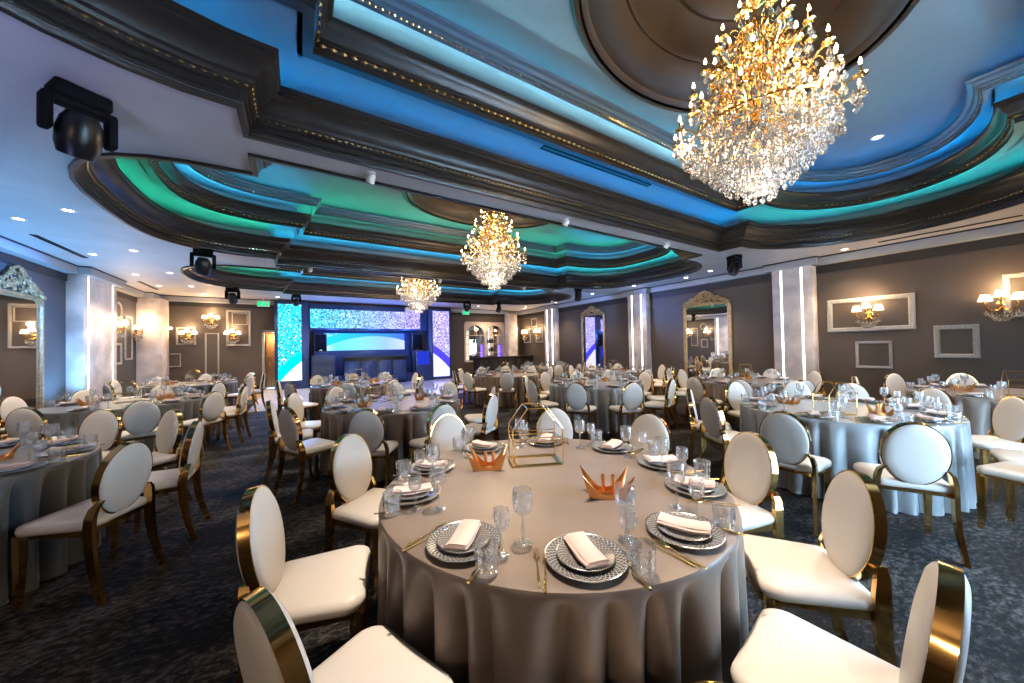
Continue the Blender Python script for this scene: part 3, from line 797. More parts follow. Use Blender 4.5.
def make_chandelier():
    t = thing('chandelier', 'x', 'chandelier')        # origin at the ceiling point, hangs down 1.95 m
    mb = MB()
    mb.lathe([(.001, .02), (.09, .01), (.11, -.02), (.05, -.06), (.018, -.08), (.016, -.30), (.05, -.33), (.07, -.38), (.03, -.45), (.022, -.60), (.06, -.66), (.085, -.74), (.035, -.84), (.03, -1.02), (.08, -1.10), (.11, -1.18), (.05, -1.26), (.03, -1.36), (.05, -1.42), (.001, -1.47)], 16)
    mb.obj('stem', 'gold_bright', t)
    tiers = [(14, .73, -1.15, -1.22, .10), (12, .58, -.90, -.88, .3), (10, .43, -.64, -.55, .1), (7, .27, -.42, -.27, .25)]
    hang = []
    for n, r, z0, z1, ph in tiers:
        am = arm_mesh(.05, z0, r, z1)
        for i in range(n):
            a = 2*PI*(i+ph)/n
            mk('arm', am, t, rot=(0, 0, a))
            c = mk('candle', CANDLE, t, (r*math.cos(a), r*math.sin(a), z1)); mk('bulb', BULB, c)
            hang.append((r, z1-.03, a)); hang.append((r*.8, z0-.14*r/.7, a+PI/n)); hang.append((r*1.0, z1-.03, a+.25*PI/n*2)); hang.append((r*.6, z0-.10, a+.12))
    # ring carrying the strands
    rg = MB()
    for r, z in ((.60, -1.30), (.42, -1.30), (.24, -1.30), (.30, -.95), (.18, -.66)): rg.tube([(r*math.cos(2*PI*i/40), r*math.sin(2*PI*i/40), z) for i in range(40)], .009, 6, closed=True)
    rg.obj('ring', 'gold', t)
    strands = []
    for n, r, z, L in ((34, .60, -1.31, 12), (30, .50, -1.31, 22), (26, .40, -1.31, 34), (20, .28, -1.31, 46), (12, .12, -1.31, 58), (24, .55, -1.31, 12), (24, .45, -1.31, 22), (20, .34, -1.31, 34), (16, .20, -1.31, 46), (22, .30, -.96, 22), (16, .18, -.67, 22), (8, .10, -.36, 22)):
        for i in range(n):
            a = 2*PI*(i+.5*(n % 3))/n; strands.append((r, z, a, L))
    k = 0; rest = MB()
    for r, z, a, L in strands:
        x, y = r*math.cos(a), r*math.sin(a)
        if k < 95: mk('strand', STR[L], t, (x, y, z))
        else:
            n = int(L/2.6)
            for i in range(n): rest.lathe([(.001, .012), (.0088, 0), (.001, -.012)], 5, Matrix.Translation((x, y, z-L/100*(i+.5)/n)))
        if L > 22 or z < -1: hang.append((r, z-L/100, a))
        k += 1
    if rest.v: o = rest.obj('strand', 'crystal', t, sharp=5); o['kind'] = 'stuff'
    k = 0; rest = MB()
    hang.sort(key=lambda h: -h[0])
    for r, z, a in hang:
        x, y = r*math.cos(a), r*math.sin(a)
        if k < 98: mk('pendant', DROPL if k % 3 == 0 else DROP, t, (x, y, z), (0, 0, a))
        else: rest.lathe([(.001, 0), (.0085, -.015), (.024, -.053), (.017, -.072), (.001, -.085)], 6, Matrix.Translation((x, y, z)))
        k += 1
    # small facetted buttons and octagons dressing the arms
    for i in range(170):
        q = random.random(); a = random.uniform(0, 2*PI); z = -.25-1.05*q; r = (.20+.54*q**1.2)*random.uniform(.55, 1.02)
        rest.lathe([(.001, 0), (.010, -.012), (.017, -.036), (.001, -.06)], 5, Matrix.Translation((r*math.cos(a), r*math.sin(a), z-.06)))
    for i in range(120):       # lower cone of hanging drops
        q = random.random()**.7; a = random.uniform(0, 2*PI); r = .74*q; z = -1.93+.72*q**1.0+random.uniform(-.03, .05)
        rest.lathe([(.001, 0), (.010, -.018), (.031, -.075), (.022, -.10), (.001, -.118)], 6, Matrix.Translation((r*math.cos(a), r*math.sin(a), z+.07)))
    o = rest.obj('pendant', 'crystal', t, sharp=5); o['kind'] = 'stuff'
    lv = MB()       # gilt leaf sprays
    for i in range(420):
        q = random.random(); a = random.uniform(0, 2*PI); z = -.28-1.0*q; r = (.12+.56*q**1.2)*random.uniform(.35, 1.0); b = a+random.uniform(-.5, .5)
        P = [(r*math.cos(a)+j*.022*math.cos(b), r*math.sin(a)+j*.022*math.sin(b), z+.05*math.sin(j*.8)-.004*j*j) for j in range(6)]
        lv.tube(P, [.004, .009, .011, .009, .006, .001], 5, flat=.4)
    lv.obj('leaf_spray', 'gold_bright', t)['kind'] = 'stuff'
    return t
CH = make_chandelier()
place(CH, (3.86, 1.56, 4.86), .2, 'huge crystal chandelier with gilt arms hanging closest to the camera', 'crystal chandeliers')
place(CH, (3.86, 6.92, 4.80), .5, 'crystal chandelier hanging from the middle coffer', 'crystal chandeliers')
place(CH, (3.65, 12.0, 4.74), .9, 'small distant crystal chandelier hanging in front of the stage', 'crystal chandeliers')
for i, y in enumerate((1.56, 6.92, 12.0)): pass

# ------------------------------------------------------------------ wall sconces
def make_sconce():
    t = thing('wall_sconce', 'x', 'wall light')          # local: wall at y=0, projects to +y, centre z=0
    mb = MB(); mb.lathe([(.001, 0), (.05, .004), (.055, .015), (.03, .025), (.001, .03)], 16, Matrix.Rotation(rad(-90), 4, 'X'))
    mb.obj('wall_plate', 'gold', t)
    for k, (x, y) in enumerate(((-.14, .12), (0, .19), (.14, .12))):
        z = .05 if k != 1 else .10
        a = MB(); a.tube([(0, .02, -.03), (x*.3, y*.4, -.09), (x*.7, y*.8, -.085), (x, y, -.03), (x, y, z-.05)], [.010, .009, .008, .008, .010], 6)
        a.lathe([(.001, 0), (.032, .005), (.036, .015), (.012, .018), (.012, .05), (.001, .05)], 10, Matrix.Translation((x, y, z-.06)))
        a.obj('arm', 'gold', t)
        MB().lathe([(.070, 0), (.062, .03), (.052, .065), (.044, .095), (.043, .095), (.051, .065), (.061, .03), (.069, 0)], 20, Matrix.Translation((x, y, z)), fr=lambda i, j: 1-.03*(i % 2)).obj('lamp_shade', 'shade_lit', t)
    for k in range(22):
        a = PI*(k % 11)/10; q = 1 if k < 11 else .6; mk('pendant', DROP, t, (.145*q*math.cos(a), .05+.12*q*math.sin(a), -.07-.05*math.sin(a)-.06*(k > 10)))
    return t
SC = make_sconce()
def sconce(x, y, z, rz, label): place(SC, (x, y, z), rz, label, 'three-shade wall sconces', 1.25); SCL.append((x, y, z, rz))
SCL = []
R_, L_, B_ = PI/2, -PI/2, PI
sconce(XR, 2.36, 2.10, R_, 'three-shade gold sconce inside the wide white wall frame')
sconce(XR, .62, 2.12, R_, 'three-shade gold sconce at the right edge of the picture')
sconce(XR, 14.9, 2.2, R_, 'gold sconce beside the far pillar on the right-hand wall')
sconce(XR, 16.1, 2.2, R_, 'gold sconce in the far corner of the right-hand wall')
sconce(XL, 14.35, 2.25, L_, 'gold sconce beside the blue-lit pillar on the left-hand wall')
sconce(XL, 15.75, 2.24, L_, 'gold sconce under the oval frame, nearer the back corner')
def bw(x, z): k = (YB)/16.5; return x*k, 1.5+(z-1.5)*k
for (x, z), lb in (((-3.25, 2.12), 'gold sconce within the small white frame on the back wall'), ((-2.63, 2.68), 'highest gold sconce on the back wall, above the tall frame'), ((-2.02, 2.12), 'gold sconce within the large white frame beside the door')):
    x, z = bw(x, z); sconce(x, YB, z, B_, lb)

# ------------------------------------------------------------------ empty frames on the walls
def frame_on(side, u0, u1, z0, z1, w, label, shape='rect', name='picture_frame', mat='frame_white'):
    mb = MB(); prof = [(0, .0), (0, .022), (w*.25, .034), (w*.55, .026), (w*.8, .030), (w, .012), (w, .0)]
    uc, zc = (u0+u1)/2, (z0+z1)/2; hu, hz = abs(u1-u0)/2, abs(z1-z0)/2
    if shape == 'rect': P = [(-hu, -hz), (hu, -hz), (hu, hz), (-hu, hz)]
    else: P = [(hu*math.cos(2*PI*i/40), hz*math.sin(2*PI*i/40)) for i in range(40)]
    n = len(P); vs = []
    for (u, z) in P:
        for (d, h) in prof:
            if shape == 'rect': q = (u-math.copysign(d, u), z-math.copysign(d, z))
            else: q = (u*(1-d/hu), z*(1-d/hz))
            vs.append((q[0], h, q[1]))
    k = len(prof); fs = []
    for i in range(n):
        for j in range(k): fs.append((i*k+j, ((i+1) % n)*k+j, ((i+1) % n)*k+(j+1) % k, i*k+(j+1) % k))
    loc, rz = {'R': ((XR-.001, uc, zc), PI/2), 'L': ((XL+.001, uc, zc), -PI/2), 'B': ((uc, YB-.001, zc), PI)}[side]
    o = mb.add(vs, fs).obj(name, mat, None, loc, rz, sharp=25)
    return tag(o, label, 'picture frame', 'empty white wall frames')
frame_on('R', 1.67, 3.09, 1.71, 2.485, .10, 'wide empty white frame with a sconce inside it')
frame_on('R', 2.02, 2.61, .87, 1.48, .055, 'small thin empty frame below the wide white frame')
frame_on('R', .88, 1.44, 1.12, 1.77, .085, 'thick square empty white frame right of the wide one')
frame_on('R', -.2, .61, 1.86, 2.66, .085, 'white frame behind the sconce at the picture edge')
frame_on('R', .0, .40, 1.10, 1.55, .05, 'small empty white frame at the picture edge below the sconce')
frame_on('R', 15.7, 16.35, 1.72, 2.5, .06, 'white frame behind the far corner sconce on the right wall')
frame_on('R', 14.55, 15.2, 1.72, 2.5, .06, 'white frame behind the sconce beside the far pillar')
frame_on('R', 15.05, 15.6, 2.55, 3.05, .05, 'small upper white frame between the two far sconces')
for a, lb in (((-3.59, -3.06, 1.8, 2.43, .06), 'small white frame around the lowest left back-wall sconce'), ((-3.94, -3.46, 1.03, 1.5, .035), 'thin empty frame low on the back wall near the corner'), ((-2.82, -2.42, .65, 2.23, .05), 'tall narrow empty frame standing on the back wall'), ((-2.22, -1.48, 1.74, 3.09, .075), 'large white portrait frame on the back wall beside the door'), ((-2.05, -1.58, 2.54, 3.0, .03), 'small inner frame at the top of the large portrait frame')):
    x0, z0 = bw(a[0], a[2]); x1, z1 = bw(a[1], a[3]); frame_on('B', x0, x1, z0, z1, a[4], lb)
frame_on('L', 14.45, 14.95, 2.55, 3.06, .06, 'oval white frame high on the left-hand wall', 'oval')
frame_on('L', 15.15, 15.7, 1.33, 2.7, .06, 'tall white frame next to the corner pillar on the left wall')
frame_on('L', 14.4, 14.92, 1.2, 1.84, .07, 'small white frame low under the oval frame')
frame_on('L', 13.8, 14.2, 1.75, 2.66, .06, 'white frame half hidden by the blue-lit pillar')
# ------------------------------------------------------------------ standing mirrors
def mirror(side, u0, u1, zt, zc, label, arch=.0):
    t = thing('wall_mirror', label, 'mirror', group='ornate gilt mirrors')
    hu = (u1-u0)/2; w = .11
    P = [(-hu, .02), (hu, .02), (hu, zt-.16)]
    for i in range(1, 6): a = rad(90*i/6); P.append((hu-.16+.16*math.cos(a), zt-.16+.16*math.sin(a)))
    for i in range(0, 6): a = rad(90+90*i/6); P.append((-hu+.16+.16*math.cos(a), zt-.16+.16*math.sin(a)))
    P.append((-hu, zt-.16))
    cx, cz = 0, zt/2; n = len(P); vs = []; prof = [(0, .0), (0, .035), (.03, .055), (.06, .045), (.085, .06), (w, .03), (w, .0)]
    for (u, z) in P:
        for (d, h) in prof:
            vs.append((u*(1-d/hu), h, cz+(z-cz)*(1-d/(zt/2))))
    k = len(prof); fs = []
    for i in range(n):
        for j in range(k): fs.append((i*k+j, ((i+1) % n)*k+j, ((i+1) % n)*k+(j+1) % k, i*k+(j+1) % k))
    MB().add(vs, fs).obj('gilt_frame', 'antique_gold', t, sharp=30)
    q = [(u*(1-(w-.005)/hu), cz+(z-cz)*(1-(w-.005)/(zt/2))) for u, z in P]
    MB().prism(q, .008, .016).obj('mirror_glass', 'mirror', t)
    cr = MB(); H = zc-zt; rn = random.Random(int(zt*100)+int(u0*10))
    for sg in (-1, 1):
        S_ = [(sg*hu*.98, .05, zt-.05), (sg*hu*.8, .06, zt+.02), (sg*hu*.6, .06, zt+H*.30), (sg*hu*.38, .06, zt+H*.42), (sg*hu*.2, .06, zt+H*.78), (0, .06, zt+H*.92)]
        cr.tube(S_, [.03, .035, .035, .03, .03, .035], 8)
        for c0, c1, r0 in ((.55, .22, .085), (.30, .40, .09), (.78, .05, .06), (.12, .30, .09), (.42, .10, .07), (.16, .62, .06)):
            sp = [(sg*hu*c0+r0*(1-j/18)*math.cos(j*.55), .075, zt+H*c1+r0*(1-j/18)*math.sin(j*.55)) for j in range(15)]
            cr.tube(sp, [.022*(1-j/20) for j in range(15)], 6)
    for i in range(110):
        a = rn.uniform(-1, 1); top = H*(1-abs(a)**1.2); z = zt-.03+rn.uniform(.05, .95)*max(.05, top)
        cr.ball((a*hu*.85, .06+rn.uniform(0, .03), z), rn.uniform(.018, .045), 6, 4, sx=rn.uniform(.6, 1.4), sz=rn.uniform(.7, 1.5))
    if False: cr.prism([(-hu*.85, zt-.06), (hu*.85, zt-.06), (hu*.55, zt+H*.28), (hu*.2, zt+H*.7), (0, zt+H*.85), (-hu*.2, zt+H*.7), (-hu*.55, zt+H*.28)], .0, .05)
    cr.obj('crest', 'antique_gold', t, sharp=50)
    t.location, t.rotation_euler = {'R': ((XR-.002, (u0+u1)/2, .0), (0, 0, PI/2)), 'L': ((XL+.002, (u0+u1)/2, .0), (0, 0, -PI/2))}[side]
    return t
mirror('R', 5.27, 6.78, 2.80, 3.17, 'large gilt mirror with a carved crest on the right wall')
mirror('R', 10.24, 11.66, 2.92, 3.24, 'further gilt mirror reflecting the blue stage')
mirror('L', 9.4, 11.12, 2.72, 3.22, 'gilt mirror with floral crest cut by the left picture edge')

# ------------------------------------------------------------------ stage
def stage_block(x0, x1, y0, y1, z0, z1, name, mat, b=.01): return MB().bbox(x0, x1, y0, y1, z0, z1, b)
YS = 16.15
def panel(x0, x1, z0, z1, fr_, label):
    t = thing('led_panel', label, 'LED screen', group='LED wall columns')
    mb = MB(); mb.bbox(x0-fr_[0], x1+fr_[1], YS, YS+.45, 0, z1+.12, .01); mb.obj('housing', 'navy', t)
    MB().bbox(x0, x1, YS-.012, YS+.002, z0, z1, .003).obj('screen', 'screen_main', t)
    return t
k = YS/16.5
def sw(x): return x*k
def sz(z): return 1.5+(z-1.5)*k
panel(sw(-.63), sw(.17), sz(.33), sz(3.40), (.11, .25), 'tall LED column with turquoise glitter at the left of the stage')
panel(sw(5.70), sw(6.54), sz(.12), sz(3.36), (.22, .10), 'tall LED column with violet glitter at the right of the stage')
t = thing('header_screen', 'long horizontal LED banner of glitter above the stage opening', 'LED screen')
MB().bbox(.45, 5.32, 16.22, 16.6, sz(2.38), 3.42, .01).obj('housing', 'navy', t)
MB().box(2.7, 3.1, 16.59, YB-.001, 2.8, 3.0).obj('wall_mount', 'black', t)
MB().bbox(sw(.48), sw(5.08), 16.205, 16.222, sz(2.46), sz(3.26), .003).obj('screen', 'screen_header', t)
ZP = .42
struct(MB().box(.44, 5.36, 16.25, YB-.001, .013, ZP).obj('stage_floor', 'navy'))
t = thing('stage_screen', 'wide LED screen with a blue arc at the back of the stage', 'LED screen')
MB().bbox(.6, 5.0, YB-.10, YB-.002, ZP, sz(2.36), .01).obj('housing', 'navy', t)
MB().bbox(sw(1.02), sw(4.45), YB-.115, YB-.098, sz(1.50), sz(2.26), .003).obj('screen', 'screen_main', t)
def speaker(x, z0, h, w, label, mat='speaker_grey'):
    t = thing('loudspeaker', label, 'loudspeaker', (x, 16.45, z0), group='stage loudspeakers')
    MB().bbox(-w/2, w/2, -.16, .16, 0, h, .02).obj('cabinet', mat, t)
    MB().bbox(-w/2+.03, w/2-.03, -.172, -.158, .03, h-.03, .006).obj('grille', 'black_soft', t)
    MB().box(-.06, .06, -.176, -.171, .05, .075).obj('badge', 'silver_rim', t)
    return t
def stool(x, z1, label):
    t = thing('speaker_stand', label, 'speaker stand', (x, 16.45, ZP))
    MB().bbox(-.26, .26, -.17, .17, 0, z1-ZP, .01).obj('plinth', 'navy', t)
    MB().bbox(-.22, .22, -.18, -.168, .1, z1-ZP-.1, .004).obj('front_panel', 'speaker_grey', t)
stool(.86, sz(1.45), 'dark plinth under the speaker at the left of the stage')
stool(4.9, sz(1.42), 'blue-lit plinth under the speaker at the right of the stage')
speaker(.84, sz(1.46), .74, .46, 'grey loudspeaker on a plinth at the left of the stage')
speaker(4.86, sz(1.43), .80, .50, 'grey loudspeaker on a plinth at the right of the stage')
t = thing('drawer_cabinet', 'teal-lit drawer cabinet at the left of the stage', 'cabinet', (.92, 16.07, .014))
MB().bbox(-.42, .42, -.10, .12, 0, 1.30, .01).obj('carcass', 'navy', t)
for i in range(3): MB().bbox(-.38, .38, -.115, -.098, .10+.40*i, .46+.40*i, .006).obj('drawer', 'speaker_grey', t)
t = thing('dj_booth', 'dark glossy booth across the middle of the stage', 'booth', (2.95, 16.05, .014))
MB().bbox(-1.3, 1.3, -.14, .14, 0, 1.18, .015).obj('body', 'black', t)
for x in (-.98, -.33, .33, .98): MB().bbox(x-.28, x+.28, -.152, -.138, .12, 1.02, .006).obj('front_panel', 'navy', t)
MB().bbox(-1.36, 1.36, -.2, .18, 1.18, 1.22, .01).obj('booth_top', 'speaker_grey', t)
t = thing('side_monitor', 'blue-faced monitor box at the right of the stage booth', 'monitor', (5.02, 16.05, .014))
MB().bbox(-.34, .34, -.1, .12, 0, 1.42, .015).obj('body', 'navy', t)
MB().bbox(-.28, .28, -.112, -.098, .75, 1.36, .006).obj('face', 'star_violet', t)
t = thing('projector', 'white projector hanging behind the distant chandelier', 'projector', (4.1, 14.6, HS-.47))
MB().bbox(-.22, .22, -.15, .15, 0, .16, .03).obj('body', 'plastic_white', t)
MB().lathe([(.001, 0), (.05, 0), (.05, .03), (.035, .035), (.001, .02)], 16, Matrix.Translation((.08, .15, .08)) @ Matrix.Rotation(rad(-90), 4, 'X')).obj('lens', 'black', t)
MB().tube([(0, 0, .16), (0, 0, .47)], .018).obj('ceiling_rod', 'plastic_white', t)

# ------------------------------------------------------------------ bar corner
NY = YB+.01
struct(MB().box(7.5, 9.95, YB+.42, YB+.5, .7, 2.95).obj('wall_niche', 'wall'))
nb = MB(); nb.box(7.5, 9.95, YB+.25, YB+.42, .7, .78); nb.box(7.5, 9.95, YB+.25, YB+.42, 2.86, 2.95); nb.box(7.40, 7.5, YB+.25, YB+.5, .7, 2.95); nb.box(9.95, 10.05, YB+.25, YB+.5, .7, 2.95)
struct(nb.obj('wall_niche_sides', 'wall'))
t = thing('bar_shelf_unit', 'warm-lit bar shelf with two arched bays on the back wall', 'shelf unit', (8.72, YB-.04, .74))
mb = MB(); W = 1.24; Hh = 2.16
for x in (-W, W-.10): mb.box(x, x+.10, 0, .28, 0, Hh)
mb.box(-.05, .05, 0, .28, 0, Hh); mb.box(-W, W, 0, .28, 0, .06); mb.box(-W, W, 0, .28, Hh-.10, Hh)
mb.obj('surround', 'bar_beige', t)
MB().box(-W+.1, W-.1, .268, .276, .06, Hh-.1).obj('mirror_back', 'mirror', t)
for x0, x1 in ((-W+.10, -.05), (.05, W-.10)):
    cx_, r_ = (x0+x1)/2, (x1-x0)/2
    P = [(x0, Hh-.10), (x0, 1.45)]+[(cx_-r_*math.cos(PI*i/16), 1.45+r_*.95*math.sin(PI*i/16)) for i in range(1, 16)]+[(x1, 1.45), (x1, Hh-.10)]
    MB().prism(P, .005, .05).obj('arch', 'bar_beige', t)
    for z in (.48, .95, 1.42): MB().box(x0, x1, .06, .26, z, z+.03).obj('shelf', 'bar_beige', t)
MB().box(-W+.13, -.86, .255, .266, .1, 1.7).obj('backlight', 'niche_warm', t)
for x in (-.10, W-.22): MB().box(x-.05, x+.05, .255, .266, .08, .9).obj('violet_lamp', 'niche_violet', t)
rn = random.Random(4)
for (x, z), n in (((-.66, .98), 3), ((-.45, 1.45), 2), ((.35, .98), 4), ((.75, 1.45), 3), ((.45, .51), 3)):
    for i in range(n):
        o = MB().lathe([(.001, 0), (.034, 0), (.036, .02), (.036, .17), (.014, .22), (.012, .29), (.001, .29)], 12).obj('bottle', rn.choice(['wood_dark', 'black', 'copper']), None, (8.72+x+.095*i, YB-.04+.15, .74+z+.03))
        tag(o, 'small dark bottle standing in the arched bar shelf', 'bottle', 'bottles on the bar shelf')
t = thing('bar_counter', 'long dark bar counter in the far right corner', 'bar counter', (9.35, 15.75, 0))
MB().bbox(-1.75, 1.62, -.22, .22, .02, .98, .01).obj('front', 'bar_front', t)
MB().bbox(-1.82, 1.64, -.3, .28, .98, 1.03, .012).obj('worktop', 'bar_front', t)
for i in range(6): MB().bbox(-1.6+.54*i, -1.14+.54*i, -.235, -.218, .14, .88, .005).obj('panel', 'wood_dark', t)

# ------------------------------------------------------------------ ceiling equipment
def make_head():
    t = thing('spot_moving_head', 'x', 'stage light')
    MB().bbox(-.15, .15, -.11, .11, -.11, 0, .02).obj('base', 'black_soft', t)
    y = MB()
    for sg in (-1, 1): y.bbox(sg*.165-.03, sg*.165+.03, -.06, .06, -.37, -.10, .02)
    y.bbox(-.19, .19, -.06, .06, -.15, -.10, .015); y.obj('yoke', 'black_soft', t)
    M_ = Matrix.Translation((0, 0, -.33)) @ Matrix.Rotation(rad(25), 4, 'X')
    h = MB(); h.lathe([(.001, .15), (.08, .145), (.11, .09), (.125, .0), (.12, -.10), (.10, -.17), (.085, -.175), (.08, -.15), (.001, -.15)], 20, M_)
    h.obj('lamp_head', 'black', t)
    MB().lathe([(.001, -.145), (.04, -.150), (.078, -.148), (.078, -.140)], 16, M_).obj('lens', 'mirror', t)
    return t
HEAD = make_head()
for x, y, rz, s_, lb in ((-1.42, 4.02, .6, 1.0, 'big black moving head on the ceiling at the near left'), (-1.55, 8.95, .2, 1., 'black moving head between the first and second left coffer ends'), (-1.7, 13.85, -.3, 1., 'small black moving head near the back left corner'), (8.75, 4.1, 1.2, .9, 'black moving head above the first pillar on the right'), (8.55, 9.2, .4, .9, 'black moving head before the further gilt mirror'), (7.85, 13.7, .9, .9, 'small black moving head before the far right pillar'), (6.3, 13.75, .2, .9, 'small black moving head beside the right exit sign'), (.0, 14.7, .4, .8, 'black moving head on top of the turquoise LED column')):
    place(HEAD, (x, y, HS), rz, lb, 'moving head lights', s_)
def make_down():
    t = thing('downlight', 'x', 'ceiling light')
    MB().lathe([(.052, -.004), (.075, -.008), (.082, .0), (.052, .0)], 24).obj('trim_ring', 'plastic_white', t)
    MB().lathe([(.001, -.002), (.052, -.002), (.052, -.0005), (.001, -.0005)], 24).obj('lens', 'downlight_disc', t)
    return t
DOWN = make_down(); DL = []
ORD = 'first second third fourth fifth sixth seventh eighth'.split()
for k_, y in enumerate((5.3, 7.4, 9.7, 12.0, 14.1, 15.8)): DL.append((-2.72, y, HS, 'recessed downlight, %s in the left inner row from the camera' % ORD[k_]))
for k_, y in enumerate((8.2, 10.4, 12.6, 14.4)): DL.append((-3.5, y, HS, 'recessed downlight, %s in the left row along the wall' % ORD[k_]))
for k_, y in enumerate((2.7, 5.3, 7.9, 9.9, 12.4, 14.6)): DL.append((9.95 if k_ else 9.6, y, HS, 'recessed downlight, %s in the right row from the camera' % ORD[k_]))
for k_, (x, y) in enumerate(((10.45, 2.6), (10.25, 6.2), (10.3, 12.6), (10.3, 15.2))): DL.append((x, y, HS, 'recessed downlight, %s in the row tight to the right wall' % ORD[k_]))
for k_, x in enumerate((-1.9, -.6)): DL.append((x, 15.6, HS, 'recessed downlight, %s before the back wall at left' % ORD[k_]))
for k_, x in enumerate((7.6, 8.8)): DL.append((x, 15.3, HS, 'recessed downlight, %s before the arched bar shelf' % ORD[k_]))
for x, y, z, lb in DL: place(DOWN, (x, y, z-.001), 0, lb, 'recessed downlights')
place(DOWN, (1.2, 1.5, L4-.001), 0, 'added unseen downlight in the front coffer straight above the big front table', 'recessed downlights')  # added fixture out of view, for the light on the front tabletop
for x, y, lb in ((1.2, 6.9, 'left end of the middle coffer'), (6.4, 6.9, 'right end of the middle coffer'), (1.2, 12.0, 'left end of the far coffer')): place(DOWN, (x, y, L4-.001), 0, 'added downlight high in the '+lb, 'recessed downlights')  # added fixtures, put in to raise the mid-room light
place(DOWN, (8.0, 1.55, L4-.001), 0, 'bright downlight in the front coffer right of the huge chandelier', 'recessed downlights')
def make_spot():
    t = thing('ceiling_spot', 'x', 'spotlight')
    MB().lathe([(.001, 0), (.05, 0), (.05, -.012), (.001, -.012)], 20).obj('base', 'plastic_white', t)
    M_ = Matrix.Translation((0, 0, -.055)) @ Matrix.Rotation(rad(35), 4, 'X')
    MB().lathe([(.001, .045), (.04, .04), (.045, 0), (.048, -.055), (.04, -.06), (.001, -.05)], 20, M_).obj('barrel', 'plastic_white', t)
    return t
SPOT = make_spot()
for i, (px, y) in enumerate(((.75, 4.22), (3.7, 4.22), (6.35, 4.22), (.3, 9.72), (3.6, 9.72), (6.6, 9.72))):
    place(SPOT, (px, y, HS), .4, 'white spotlight on the ceiling beam %s the %s coffer, %s one' % ('between', ('front and middle', 'middle and far')[i//3], ('left', 'centre', 'right')[i % 3]), 'white ceiling spotlights')
def vent(x, y, z, L, rz, lb, w=.10):
    t = thing('air_vent', lb, 'air vent', (x, y, z), rz, 'linear ceiling vents')
    f = MB()
    for a in ((-L/2, L/2, -w/2, -w/2+.015), (-L/2, L/2, w/2-.015, w/2), (-L/2, -L/2+.015, -w/2, w/2), (L/2-.015, L/2, -w/2, w/2)): f.box(a[0], a[1], a[2], a[3], -.008, 0)
    f.obj('frame', 'black_soft', t)
    MB().box(-L/2+.01, L/2-.01, -w/2+.01, w/2-.01, -.003, -.0005).obj('slot', 'black', t)
    for i in (-1, 1): MB().box(-L/2+.01, L/2-.01, i*.012-.003, i*.012+.003, -.004, -.002).obj('slat', 'black_soft', t)
vent(3.85, 3.58, L2, 2.2, 0, 'long dark slot vent on the blue band of the front coffer', .09)
vent(10.35, 1.2, HS, 1.7, PI/2, 'slot vent in the ceiling along the right wall', .09)
vent(-3.75, 10.0, HS, 1.7, PI/2, 'slot vent in the ceiling along the left wall', .09)
vent(-3.75, 14.5, HS, 1.5, PI/2, 'further slot vent in the ceiling along the left wall', .09)
def exit_sign(x, y, z, lb):
    t = thing('exit_sign', lb, 'exit sign', (x, y, z), group='green exit signs')
    MB().bbox(-.19, .19, -.03, .03, 0, .22, .01).obj('case', 'plastic_white', t)
    MB().bbox(-.175, .175, -.036, -.029, .02, .18, .003).obj('panel', 'exit_green', t)
    p = MB()       # white pictogram: doorway and running figure
    p.box(.06, .13, -.040, -.036, .04, .16); p.ball((-.02, -.038, .145), .014, 8, 6, sy=.2)
    p.tube([(-.025, -.039, .125), (-.045, -.039, .085), (-.02, -.039, .065), (-.04, -.039, .04)], .008, 6); p.tube([(-.045, -.039, .085), (-.08, -.039, .06)], .008, 6); p.tube([(-.03, -.039, .12), (.01, -.039, .10)], .006, 6)
    p.obj('pictogram', 'plastic_white', t)
    MB().tube([(0, 0, .22), (0, 0, HS-z)], .008).obj('hanger', 'plastic_white', t)
exit_sign(-1.05, 15.9, 3.20, 'green exit sign hanging near the back door')
exit_sign(7.25, 16.0, 3.18, 'green exit sign hanging right of the stage')
def wall_dot(x, y, z, lb): 
    t = thing('wall_lamp', lb, 'wall light', (x, y, z)); MB().lathe([(.001, .0), (.05, 0), (.05, .03), (.001, .04)], 14, Matrix.Rotation(rad(90), 4, 'X')).obj('base', 'plastic_white', t)
    MB().ball((0, -.06, 0), .045, 10, 8).obj('globe', 'shade_lit', t)
wall_dot(-3.78, YB, 2.40, 'small round warm light beside the left corner pillar')
#--PART5--
# ------------------------------------------------------------------ light, camera
def lamp(kind, name, loc, power, col, size=.1, rot=None, **kw):
    l = bpy.data.lights.new(name, kind); l.energy = power; l.color = col
    if kind == 'AREA':
        l.shape = 'RECTANGLE'; l.size, l.size_y = size
    else: l.shadow_soft_size = size
    for k, v in kw.items(): setattr(l, k, v)
    o = bpy.data.objects.new(name, l); C.objects.link(o); o.location = loc
    if rot: o.rotation_euler = rot
    return o
lamp('AREA', 'window_daylight', ((WX0+WX1)/2, YF-.3, (WZ0+WZ1)/2), 370, (.50,.75,1), (WX1-WX0-.1, WZ1-WZ0-.1), (rad(90), 0, 0))
for cx_, cy_, z_ in ((3.86, 1.56, 3.62), (3.86, 6.92, 3.58), (3.65, 12.0, 3.5)):
    for i in range(3): lamp('POINT', 'chandelier_light', (cx_+.62*math.cos(2.1*i), cy_+.62*math.sin(2.1*i), z_+.0), 50, (1,.74,.45), .10)
    lamp('POINT', 'chandelier_light', (cx_, cy_, z_-.60), 14, (1,.80,.58), .25)
    lamp('POINT', 'chandelier_light', (cx_, cy_, z_+.75), 14, (1,.74,.45), .06)
for x, y, z, lb in DL:
    lamp('SPOT', 'downlight_beam', (x, y, z-.02), 110, (1,.80,.58), .05, (0, 0, 0), spot_size=rad(95), spot_blend=.7)
